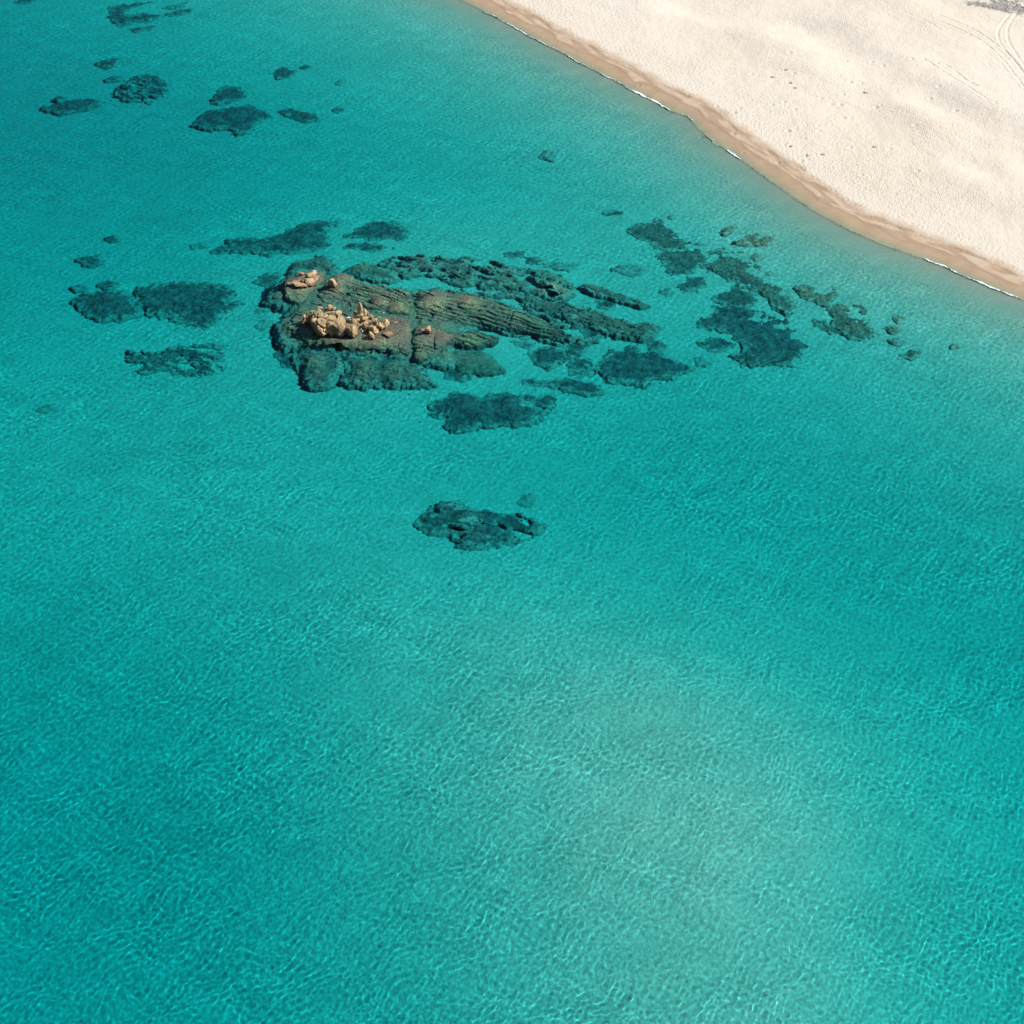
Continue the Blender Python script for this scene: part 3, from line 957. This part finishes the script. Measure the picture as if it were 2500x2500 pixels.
reef('great dark weedy patch, largest in the reef near the beach', 'C', [(570, 720), (640, 680), (660, 640), (760, 640), (860, 640), (960, 660), (1050, 660), (1120, 700), (1110, 730), (1040, 750), (1050, 790), (1120, 850), (1060, 890), (1000, 920), (900, 930), (800, 920), (755, 895), (840, 860), (760, 800), (780, 770), (660, 750)], top=-2.0, edge=1.1, warp=.5)
reef('low weedy rock under the great dark patch\'s left side', 'C', [(565, 835), (620, 800), (740, 800), (800, 830), (700, 860), (600, 860)], top=-2.4, edge=1.0, warp=.35)
reef('oval weedy rock left of the long weedy reef', 'C', [(445, 520), (500, 485), (570, 490), (600, 520), (550, 555), (470, 545)], top=-2.2, edge=1.0, warp=.35)
reef('faint spot of rock left of the oval weedy rock', 'C', [(360, 560), (390, 548), (415, 565), (385, 575)], top=-2.7, edge=.6, warp=.15)
reef('small rock at the tip of the pointed reef head', 'C', [(310, 190), (340, 165), (375, 185), (350, 205)], top=-2.0, edge=.6, warp=.15)
reef('small dark rock nearest the beach above the pointed reef head', 'C', [(385, 165), (405, 152), (428, 165), (405, 180)], top=-1.6, edge=.6, warp=.12)
reef('thin scatter of rock in open water left of the pointed reef head', 'C', [(60, 150), (110, 138), (150, 152), (110, 158)], top=-2.6, edge=.5, warp=.2)
reef('dark winged rock in the shallows near the beach', 'C', [(755, 300), (820, 270), (870, 255), (940, 260), (920, 295), (870, 320), (830, 305)], top=-1.3, edge=.8, warp=.3)
reef('slanting rock in the shallows left of the winged rock', 'C', [(660, 245), (740, 205), (750, 225), (690, 265)], top=-1.6, edge=.7, warp=.3)
reef('small rock under the winged rock', 'C', [(820, 380), (860, 360), (890, 380), (850, 400)], top=-1.8, edge=.6, warp=.2)
reef('single small black rock in clear sand right of the long weedy reef', 'C', [(905, 465), (925, 455), (948, 468), (925, 476)], top=-1.3, edge=.5, warp=.08)
reef('thin rock between the pointed reef head and the long weedy reef', 'C', [(490, 295), (540, 290), (590, 320), (520, 315)], top=-1.9, edge=.6, warp=.25)
reef('flat topped dark rock, blunt wedge close to the beach', 'C', [(1070, 540), (1110, 530), (1260, 530), (1270, 590), (1220, 625), (1150, 600), (1100, 580)], top=-1.4, edge=.9, warp=.2)
reef('large heart shaped rock at the right end of the near beach reef', 'C', [(1240, 650), (1300, 630), (1360, 625), (1430, 640), (1450, 680), (1430, 720), (1470, 780), (1420, 805), (1350, 790), (1290, 760), (1250, 710)], top=-1.3, edge=1.0, warp=.2, rough=.4)
reef('slim rock joining the great dark patch to the heart shaped rock', 'C', [(1150, 700), (1200, 710), (1270, 760), (1240, 770), (1190, 740)], top=-1.9, edge=.6, warp=.2)
reef('small loose rock right of the heart shaped rock, upper one', 'C', [(1560, 690), (1600, 675), (1640, 700), (1590, 720)], top=-1.9, edge=.7, warp=.2)
reef('flat loose rock right of the heart shaped rock, lower one', 'C', [(1515, 750), (1560, 740), (1620, 755), (1560, 770)], top=-2.1, edge=.6, warp=.15)
reef('faint flat rock above the dark lens shaped rock', 'C', [(1540, 815), (1600, 808), (1645, 825), (1590, 838)], top=-2.4, edge=.6, warp=.2)
reef('dark lens shaped rock alone at the right end of the reef', 'C', [(1605, 890), (1660, 865), (1745, 870), (1740, 895), (1660, 912)], top=-1.7, edge=.7, warp=.12)
reef('tiny rock furthest right of all the sunken rocks', 'C', [(1870, 840), (1900, 828), (1910, 850), (1880, 858)], top=-2.2, edge=.5, warp=.15)
reef('faint deep rock left of the near beach reef', 'C', [(100, 445), (190, 415), (240, 440), (200, 475), (150, 460)], top=-3.0, edge=1.0, warp=.4)
# --- reefs to the left
reef('dark reef with a brown head, left end of the long left reef', 'D', [(165, 490), (230, 455), (300, 450), (420, 455), (480, 480), (520, 560), (420, 590), (330, 590), (250, 560), (190, 520)], top=-1.8, edge=1.5, warp=.35, peaks=[(350, 475, .9, -.7)])
reef('large green weedy reef left of the dry rocks', 'D', [(480, 500), (520, 420), (620, 405), (760, 395), (900, 410), (1000, 440), (1020, 470), (980, 500), (1060, 515), (990, 550), (920, 560), (930, 600), (850, 630), (760, 610), (680, 575), (580, 560)], top=-1.9, edge=1.6, warp=.45, ridge=.2)
reef('small rock just beyond the brown headed reef', 'D', [(310, 410), (350, 395), (400, 405), (350, 430)], top=-2.9, edge=.7, warp=.25)
reef('small oval rock at the far left of the brown headed reef', 'D', [(165, 425), (200, 412), (230, 428), (190, 440)], top=-2.7, edge=.6, warp=.15)
reef('broken green reef below the large left reef', 'D', [(465, 770), (530, 760), (640, 770), (700, 745), (820, 735), (910, 725), (950, 780), (940, 850), (870, 890), (760, 880), (650, 860), (540, 825), (490, 810)], top=-2.0, edge=1.1, warp=.5, ridge=.2, holes=.42)
reef('small rock at the lower left of the broken green reef', 'D', [(520, 865), (560, 845), (620, 855), (560, 875)], top=-2.7, edge=.6, warp=.2)
reef('small dark spot of rock in open water at upper left', 'D', [(350, 168), (380, 160), (400, 175), (370, 182)], top=-3.3, edge=.6, warp=.2)
reef('slanting slip of rock far left in open water', 'D', [(235, 305), (280, 285), (320, 290), (270, 312)], top=-3.2, edge=.6, warp=.2)
reef('thin thread of rock beyond the slanting slip', 'D', [(190, 282), (300, 262), (300, 272), (210, 290)], top=-3.4, edge=.5, warp=.2)
reef('long dark reef beyond the small dry boulders, ragged far edge', 'D', [(965, 200), (1000, 165), (1060, 165), (1130, 170), (1200, 170), (1280, 150), (1300, 120), (1420, 90), (1560, 80), (1520, 120), (1470, 150), (1500, 180), (1560, 220), (1400, 240), (1200, 245), (1080, 235), (1000, 225)], top=-2.1, edge=1.4, warp=.5, peaks=[(1390, 180, 1.0, -1.3)])
reef('small rock at the left tip of the long ragged reef', 'D', [(905, 240), (950, 215), (980, 235), (940, 247)], top=-2.9, edge=.6, warp=.2)
reef('faint deep rock left of the long ragged reef', 'D', [(795, 212), (840, 200), (860, 215), (810, 227)], top=-3.4, edge=.7, warp=.3)
reef('domed green reef right of the long ragged reef', 'D', [(1610, 160), (1680, 110), (1760, 85), (1870, 90), (1932, 150), (1900, 190), (1780, 175), (1700, 165)], top=-2.0, edge=1.4, warp=.45)
reef('low dark rock in front of the domed green reef', 'D', [(1600, 215), (1700, 195), (1800, 215), (1850, 225), (1750, 238), (1650, 230)], top=-2.3, edge=.9, warp=.25)
reef('faint green rock left of the pile, alone on sand', 'D', [(1140, 630), (1180, 600), (1210, 610), (1170, 645)], top=-3.1, edge=.7, warp=.3)
reef('tiny faint rock at the left edge of the photograph', 'S', [(100, 998), (115, 992), (130, 998), (115, 1003)], top=-3.3, edge=.4, warp=.1)
# --- far rocks, upper left
reef('deep hooked reef at the top edge of the photograph', 'E', [(570, 40), (640, 25), (740, 10), (870, 2), (860, 14), (700, 38), (660, 50), (660, 80), (740, 70), (820, 65), (830, 85), (770, 110), (710, 105), (640, 125), (600, 110), (590, 70)], top=-3.0, edge=1.2, warp=.35, name='reef_rock')
reef('long slanting rock right of the hooked reef', 'E', [(880, 72), (960, 45), (1035, 36), (1000, 58), (900, 82)], top=-3.3, edge=.8, warp=.3)
reef('faint thin rock touching the top right of the hooked reef', 'E', [(870, 38), (980, 10), (970, 25), (885, 42)], top=-3.7, edge=.7, warp=.3)
reef('thin flat rock under the hooked reef', 'E', [(695, 150), (760, 142), (840, 130), (800, 150), (720, 160)], top=-3.4, edge=.8, warp=.25)
reef('small dark rock, uppermost of the left cluster', 'E', [(515, 330), (560, 308), (615, 312), (600, 335), (560, 348)], top=-3.2, edge=.8, warp=.25)
reef('small flat rock between two others in the left cluster', 'E', [(555, 412), (590, 394), (635, 398), (620, 412), (570, 420)], top=-3.3, edge=.7, warp=.2)
reef('loose pale reef of broken ridges in the left cluster', 'E', [(600, 475), (640, 435), (720, 390), (820, 382), (830, 410), (880, 440), (870, 480), (800, 520), (740, 520), (650, 510)], top=-3.3, edge=.9, warp=.6, holes=.30, ridge=.2)
reef('long flat reef at far left with tapering right end', 'E', [(225, 555), (300, 535), (400, 518), (460, 513), (540, 530), (480, 555), (390, 572), (300, 582)], top=-3.0, edge=1.0, warp=.3)
reef('small round rock on top of the long flat left reef', 'E', [(285, 512), (310, 500), (330, 512), (308, 524)], top=-3.2, edge=.6, warp=.12)
reef('dark triangular rock behind the largest far reef', 'E', [(1115, 525), (1130, 490), (1180, 452), (1250, 460), (1285, 485), (1250, 515), (1160, 530)], top=-2.6, edge=1.0, warp=.25)
reef('largest of the far reefs, long with a lobe below', 'E', [(1005, 640), (1060, 600), (1100, 575), (1200, 565), (1300, 550), (1370, 575), (1415, 605), (1340, 630), (1310, 680), (1250, 692), (1200, 655), (1120, 662), (1040, 655)], top=-2.3, edge=1.1, warp=.25, peaks=[(1240, 585, .9, -1.2)])
reef('wavy tailed rock right of the largest far reef', 'E', [(1475, 580), (1520, 568), (1580, 585), (1665, 598), (1675, 632), (1600, 632), (1520, 605)], top=-2.8, edge=.9, warp=.3)
reef('tiny rock right of the wavy tailed rock', 'E', [(1752, 572), (1780, 562), (1805, 575), (1770, 584)], top=-2.7, edge=.6, warp=.15)
reef('small oval rock above the wavy tailed rock', 'E', [(1425, 378), (1480, 352), (1545, 370), (1520, 398), (1460, 404)], top=-2.6, edge=.8, warp=.2)
reef('tiny streak of rock right of the small oval far rock', 'E', [(1578, 352), (1600, 340), (1624, 348), (1595, 358)], top=-2.9, edge=.6, warp=.2)
reef('tiny faint rock alone between far rocks and beach', 'E', [(1768, 437), (1790, 420), (1812, 428), (1785, 442)], top=-2.8, edge=.6, warp=.2)
reef('rock cut by the top left edge of the photograph', 'E', [(85, 6), (130, -8), (180, -2), (140, 12)], top=-3.6, edge=.8, warp=.3)
reef('faint round spot of rock in open water off the beach', 'S', [(1324, 383), (1336, 367), (1354, 372), (1350, 390)], top=-2.6, edge=.6, warp=.15)

# ------------------------------------------------------------------ dry boulders
ICO = {}


def ico(sub):
    if sub not in ICO:
        import bmesh
        bm = bmesh.new()
        bmesh.ops.create_icosphere(bm, subdivisions=sub, radius=1.0)
        bm.verts.ensure_lookup_table()
        ICO[sub] = (np.array([v.co[:] for v in bm.verts]), np.array([[v.index for v in f.verts] for f in bm.faces]))
        bm.free()
    return ICO[sub]


BN = [0]


def boulder(label, frame, box, zc, deep=.9, cuts=7, tilt=0.0, taper=0.0, root=1.5, rough=.07, bias=None, name='boulder', group=None, sub=4, shard=False, cracks=0):
    """box: its outline box in the photograph; zc: height of its middle above the water; root: how far its foot reaches down"""
    BN[0] += 1
    r = np.random.default_rng(900 + BN[0])
    x0, y0, x1, y1 = box
    c = ground((x0 + x1) / 2, (y0 + y1) / 2, zc, frame)
    k = scale_at(c) * FRAMES[frame][2]
    W, H = (x1 - x0) / k * 1.1, (y1 - y0) / k * 1.08
    a = math.atan2(CAM[2] - c[2], math.hypot(c[0] - CAM[0], c[1] - CAM[1]))
    D = min(W * deep, .82 * H / math.sin(a))
    h = math.sqrt(max(H * H - (D * math.sin(a)) ** 2, (.3 * H) ** 2)) / math.cos(a)
    v, f = ico(5 if W > 1.1 else sub)
    p = np.sign(v) * np.abs(v) ** (.62 if shard else .8)
    p = p @ np.linalg.qr(r.normal(size=(3, 3)))[0] if shard else p
    p /= np.abs(p).max()
    for i in range(cuts):
        n = r.normal(size=3)
        n[2] *= .8
        if bias is not None and i == 0:
            n = np.array(bias, float)
        n /= np.linalg.norm(n)
        off = r.uniform(.36, .66) if shard else r.uniform(.50, .78)
        over = np.maximum(p @ n - off, 0)
        p -= over[:, None] * n * .96
    s1, s2 = int(r.integers(1, 900)), int(r.integers(1, 900))
    nn = fbm(p[:, 0] * 1.7 + p[:, 2] * 1.1 + s1, p[:, 1] * 1.7 - p[:, 2] * .9 + s2, s1, 4, .55)
    gr = np.abs(noise2(p[:, 0] * 1.3 + p[:, 2] * 1.6 + s2, p[:, 1] * 1.2 + p[:, 2] * .5, s2))
    g2 = np.abs(noise2(p[:, 0] * 2.9 - p[:, 2] * 1.1 + s1, p[:, 1] * 2.7 + p[:, 2] * 2.2, s2 + 5))
    p *= (1 + rough * 2.0 * nn - .15 * sstep(.09, 0, gr) - .07 * sstep(.08, 0, g2))[:, None]
    if cracks:
        seeds = r.normal(size=(cracks, 3))
        seeds /= np.linalg.norm(seeds, axis=1)[:, None]
        dd = np.linalg.norm(p[:, None, :] * [1, 1, .8] - seeds[None] * [1, 1, .8], axis=2)
        srt = np.argsort(dd, axis=1)
        f1, f2 = np.take_along_axis(dd, srt[:, :1], 1)[:, 0], np.take_along_axis(dd, srt[:, 1:2], 1)[:, 0]
        p *= (1 + r.uniform(-.10, .10, cracks)[srt[:, 0]] - .24 * sstep(.14, 0, f2 - f1))[:, None]
    m = np.abs(p).max(0)
    p /= m
    if taper:
        p[:, :2] *= (1 - taper * (p[:, 2:3] * .5 + .5))
    p *= np.array([W / 2, D / 2, h / 2])
    low = p[:, 2] < 0
    p[low, 2] *= root
    if tilt:
        ca, sa = math.cos(tilt), math.sin(tilt)
        p[:, 0], p[:, 2] = p[:, 0] * ca + p[:, 2] * sa, -p[:, 0] * sa + p[:, 2] * ca
    o = link(name, mesh_from(name, p, f, M_ROCK))
    o.location = c
    o.cycles.is_caustics_receiver = True
    tag(o, label, 'boulder', group)
    return o


PILE = 'boulders of the tall rock pile'
# left mound of the pile
boulder('great cracked dome that makes the body of the left mound', 'P', (370, 520, 1370, 1270), .68, deep=.75, cuts=4, root=1.6, rough=.05, cracks=16, sub=5, group=PILE)
boulder('broad shadowed foot of the pile\'s left mound, at the waterline', 'P', (420, 930, 1120, 1340), .35, deep=.8, root=2.0, group=PILE)
boulder('large smooth sunlit bulge at the front of the left mound', 'P', (1000, 790, 1450, 1310), .75, deep=.9, cuts=5, root=1.6, rough=.05, group=PILE)
boulder('large rounded block with a dark left face, front left of the mound', 'P', (370, 760, 980, 1090), .85, deep=.8, cuts=6, root=1.8, bias=(-.8, -.5, .1), group=PILE, shard=True)
boulder('long smooth ledge across the middle of the left mound', 'P', (400, 655, 1150, 850), 1.15, deep=.55, cuts=6, root=2.2, rough=.05, group=PILE)
boulder('dark faced block standing at the left of the mound', 'P', (435, 505, 770, 700), 1.3, deep=.7, cuts=6, root=2.4, bias=(-.6, -.8, .1), group=PILE, shard=True)
boulder('thin overlapping plate on top of the left mound', 'P', (740, 485, 1140, 615), 1.45, deep=.6, cuts=6, root=2.0, tilt=-.1, group=PILE, shard=True)
boulder('small rounded plate, left of three on the mound\'s back', 'P', (540, 440, 740, 550), 1.5, cuts=5, root=2.2, tilt=.25, group=PILE, shard=True)
boulder('small plate furthest back on the left mound', 'P', (560, 365, 780, 480), 1.5, cuts=5, root=2.2, tilt=.2, group=PILE, shard=True)
boulder('slanting slab below the two rounded top knobs', 'P', (740, 410, 965, 525), 1.55, cuts=5, root=2.2, tilt=.35, group=PILE, shard=True)
boulder('slim slab wedged behind the top knobs', 'P', (775, 380, 945, 470), 1.5, cuts=5, root=2.0, tilt=.4, group=PILE, shard=True)
boulder('rounded knob, highest on the left mound', 'P', (885, 308, 1060, 455), 1.95, cuts=4, root=1.7, rough=.05, group=PILE)
boulder('second rounded knob leaning on the highest one', 'P', (1015, 368, 1150, 505), 1.8, cuts=4, root=1.7, rough=.05, group=PILE)
boulder('long slab sliding down the mound\'s right shoulder', 'P', (1150, 455, 1400, 690), 1.15, deep=.8, cuts=5, root=1.8, tilt=.45, rough=.05, group=PILE, shard=True)
boulder('small ball shaped stone on the mound\'s right shoulder', 'P', (1120, 538, 1245, 645), 1.45, cuts=3, root=1.6, rough=.05, group=PILE, shard=True)
boulder('small curled stone under the ball shaped one', 'P', (1035, 622, 1170, 725), 1.35, cuts=4, root=1.8, group=PILE, shard=True)
boulder('upper of two plates on the mound\'s right flank', 'P', (1190, 600, 1405, 810), 1.0, cuts=5, root=1.8, tilt=.4, group=PILE, shard=True)
boulder('lower plate on the mound\'s right flank above the cleft', 'P', (1185, 705, 1480, 940), .75, cuts=5, root=1.8, tilt=.35, group=PILE, shard=True)
boulder('small sunlit stone low at the mound\'s front left', 'P', (590, 1035, 755, 1195), .65, cuts=4, root=1.8, group=PILE, shard=True)
boulder('small pale stone in the middle of the mound\'s low front', 'P', (760, 1070, 862, 1215), .6, cuts=5, root=1.8, group=PILE, shard=True)
boulder('narrow stone right of the pale low front stone', 'P', (850, 1065, 955, 1185), .6, cuts=5, root=1.8, group=PILE, shard=True)
boulder('wedge of rock under the large smooth bulge', 'P', (960, 1150, 1120, 1320), .3, cuts=5, root=1.6, group=PILE, shard=True)
boulder('dark low mass at the pile\'s left end', 'P', (60, 660, 440, 900), .35, deep=.8, cuts=6, root=1.8, group=PILE)
boulder('dark block between the mound and its left fingers', 'P', (310, 510, 480, 700), .95, cuts=6, root=2.6, group=PILE, shard=True)
boulder('pale knob behind the pile\'s left fingers', 'P', (350, 482, 445, 545), 1.2, cuts=4, root=2.0, group=PILE, shard=True)
boulder('leftmost sunlit finger of rock in the pile', 'P', (110, 608, 215, 735), .75, cuts=5, taper=.2, root=2.0, group=PILE, shard=True)
boulder('tall narrow sunlit finger of rock at the pile\'s left', 'P', (240, 635, 325, 835), .65, cuts=5, taper=.15, root=1.6, group=PILE, shard=True)
boulder('small finger of rock right of the tall narrow one', 'P', (320, 598, 382, 690), .95, cuts=5, root=2.4, group=PILE, shard=True)
boulder('smallest finger of rock between its neighbours', 'P', (265, 588, 312, 645), .9, cuts=5, root=2.6, group=PILE, shard=True)
# middle of the pile
boulder('large pale sunlit boulder in the middle front of the pile', 'P', (1430, 830, 1880, 1410), .72, deep=.75, cuts=6, taper=.28, root=1.4, rough=.05, group=PILE)
boulder('pale shoulder on top of the middle front boulder', 'P', (1600, 745, 1830, 1000), 1.2, deep=.8, cuts=5, taper=.2, root=1.6, group=PILE)
boulder('thin flake on the right of the middle front boulder', 'P', (1810, 870, 1905, 1100), .6, cuts=5, taper=.2, root=1.6, tilt=.2, group=PILE, shard=True)
boulder('broken ledge between the middle boulder and the spire', 'Q', (300, 625, 540, 850), .65, cuts=8, root=1.6, rough=.12, group=PILE, shard=True)
boulder('tall tapering spire, highest rock of all', 'Q', (370, 235, 605, 640), 1.75, deep=.75, cuts=6, taper=.36, root=1.5, rough=.06, group=PILE)
boulder('dark fronted block at the foot of the spire', 'Q', (365, 500, 655, 760), 1.05, deep=.7, cuts=7, taper=.12, root=1.6, group=PILE, shard=True)
boulder('upright stone right of the spire\'s foot', 'Q', (565, 440, 725, 720), 1.0, deep=.8, cuts=5, taper=.2, root=1.4, group=PILE, shard=True)
boulder('short upright stone furthest right beside the spire', 'Q', (700, 505, 790, 700), .75, cuts=5, taper=.2, root=1.5, group=PILE, shard=True)
boulder('dark stub left of the spire', 'Q', (285, 510, 410, 640), 1.0, cuts=5, root=2.4, group=PILE, shard=True)
boulder('sunlit base block under the spire', 'Q', (400, 660, 740, 860), .45, deep=.8, cuts=6, root=1.6, group=PILE, shard=True)
boulder('knobbly low stone right of the spire\'s base', 'Q', (770, 595, 925, 765), .35, cuts=8, root=1.6, rough=.14, group=PILE, shard=True)
# right of the pile
boulder('dark edged block on the left of the pile\'s right cluster', 'Q', (560, 830, 905, 1020), .5, cuts=7, root=1.8, bias=(-.7, -.6, .2), group=PILE, shard=True)
boulder('leaning sunlit slab at the back of the right cluster', 'Q', (865, 728, 1065, 955), .75, cuts=5, root=1.6, tilt=.2, group=PILE, shard=True)
boulder('yellowish crag at the left of the right cluster', 'Q', (645, 960, 910, 1120), .4, cuts=9, root=1.7, rough=.14, group=PILE, shard=True)
boulder('dark faced pyramid in the middle of the right cluster', 'Q', (700, 945, 1115, 1170), .55, cuts=6, taper=.45, root=1.5, bias=(-.6, -.7, .2), group=PILE, shard=True)
boulder('grooved slab between pyramid and rightmost slab', 'Q', (1000, 865, 1295, 1085), .55, cuts=7, root=1.6, tilt=.35, rough=.12, group=PILE, shard=True)
boulder('rightmost slanting sunlit slab of the pile', 'Q', (1150, 778, 1445, 1065), .6, deep=.6, cuts=6, root=1.4, tilt=.45, group=PILE, shard=True)
boulder('ribbed crag at the front foot of the right cluster', 'Q', (650, 1135, 995, 1395), .25, cuts=8, taper=.3, root=1.5, rough=.12, group=PILE, shard=True)
boulder('small wedge below the dark faced pyramid', 'Q', (880, 1110, 1090, 1230), .3, cuts=6, root=1.6, group=PILE, shard=True)
boulder('low dark brown rock at the right foot of the pile', 'Q', (1150, 1140, 1530, 1325), .12, deep=.7, cuts=7, root=1.4, rough=.12, group=PILE, shard=True)
# small dry rocks on the upper left slab
UL = 'dry boulders on the upper left slab'
boulder('upper wedge of the small upper left rock group', 'R', (810, 265, 970, 430), .45, cuts=6, root=1.6, tilt=.4, group=UL, shard=True)
boulder('largest slanting wedge of the small upper left rock group', 'R', (690, 365, 1115, 615), .38, deep=.75, cuts=7, root=1.5, tilt=.35, bias=(-.7, -.6, .2), group=UL, shard=True)
boulder('long flat rock at the front of the upper left group', 'R', (480, 505, 885, 655), .2, deep=.6, cuts=7, root=1.5, tilt=.1, group=UL, shard=True)
boulder('low smooth rock at the back of the upper left group', 'R', (860, 205, 1110, 425), .2, deep=.8, cuts=5, root=1.5, tilt=.2, group=UL, shard=True)
boulder('small pale rock at the left end of the upper left group', 'R', (335, 505, 475, 605), .15, cuts=6, root=1.5, group=UL, shard=True)
boulder('tiny stone between the flat rock and the wedge', 'R', (675, 455, 735, 525), .3, cuts=5, root=1.6, group=UL, shard=True)
boulder('low flat stone behind the upper left group', 'R', (605, 258, 805, 335), .18, deep=.7, cuts=6, root=1.5, group=UL, shard=True)
boulder('single hump of rock breaking the water on the long yellowish slab', 'R', (1340, 450, 1640, 700), .22, deep=.7, cuts=5, root=1.5, tilt=.25, bias=(-.8, -.4, .3), shard=True)
boulder('lone round boulder on the reddish slab', 'A', (1688, 833, 1757, 902), .35, deep=.9, cuts=6, root=1.6, sub=3)

for o in (seabed, beach, hint):
    o.cycles.is_caustics_receiver = True

# ------------------------------------------------------------------ dried seaweed on the sand
def sand_z(x, y):
    i, j = (y - by[0]) / step, (x - bx[0]) / step
    i0, j0 = int(np.clip(i, 0, len(by) - 2)), int(np.clip(j, 0, len(bx) - 2))
    return float(Z[i0, j0])


def weed_mesh(name, spots, r, n_strands, length, spread=.22):
    v, f = [], []
    for (x, y) in spots:
        for k in range(n_strands):
            a = r.uniform(0, 2 * math.pi)
            px, py = x + r.normal(0, spread), y + r.normal(0, spread)
            L = length * r.uniform(.5, 1.3)
            w = .02 + .03 * r.random()
            zz = sand_z(px, py)
            b = len(v)
            for t in range(4):
                u = t / 3 - .5
                cx, cy = px + math.cos(a) * L * u, py + math.sin(a) * L * u
                z = zz + .015 + .06 * (1 - (2 * u) ** 2) * r.random()
                v += [(cx - math.sin(a) * w, cy + math.cos(a) * w, z), (cx + math.sin(a) * w, cy - math.cos(a) * w, z + .012)]
                a += r.normal(0, .35)
            for t in range(3):
                p = b + 2 * t
                f.append((p, p + 1, p + 3, p + 2))
    return np.array(v), np.array(f)


wr = np.random.default_rng(31)
spots = []
for k in range(300):                                  # drift line at the upper right corner
    u = wr.random()
    if k < 110:
        x, y = 1050 + 650 * u, 45 + 100 * u * u + wr.normal(0, 13)
    else:
        x, y = 1430 + 560 * u, -20 + 120 * u + wr.normal(0, 45)
    p = ground(x, y, sand_z(*ground(x, y, 1.2, 'U')[:2]), 'U')
    spots.append((p[0], p[1]))
v, f = weed_mesh('seaweed_wrack', spots, wr, 4, .45)
tag(link('seaweed_wrack', mesh_from('seaweed_wrack', v, f, M_WRACK, smooth=False)), 'grey drift line of dried seaweed at the top right of the beach', 'seaweed', kind='stuff')
CL = [('dark clump of dried seaweed highest on the middle beach', 305, 432), ('clump of dried seaweed left of the highest one', 220, 478), ('small clump of dried seaweed under the highest one', 332, 515),
      ('clump of dried seaweed in the trodden hollow right of the dug sand', 362, 545), ('dark clump of dried seaweed nearest the wet strip', 435, 965), ('small clump of dried seaweed up the beach from the darkest one', 330, 910),
      ('clump of dried seaweed alone in the middle of the trodden sand', 850, 912), ('small clump of dried seaweed between the trodden bands', 792, 575), ('clump of dried seaweed low on the beach beside the footprints', 530, 958)]
for lab, x, y in CL:
    g = ground(x, y, 1.0, 'T')
    g = ground(x, y, sand_z(g[0], g[1]), 'T')
    v, f = weed_mesh('seaweed_clump', [(g[0], g[1])], wr, 26, .34, .09)
    base = np.array([g[0], g[1], sand_z(g[0], g[1])])
    o = link('seaweed_clump', mesh_from('seaweed_clump', v - base, f, M_WRACK, smooth=False))
    o.location = base
    tag(o, lab, 'seaweed', 'seaweed clumps on the beach')
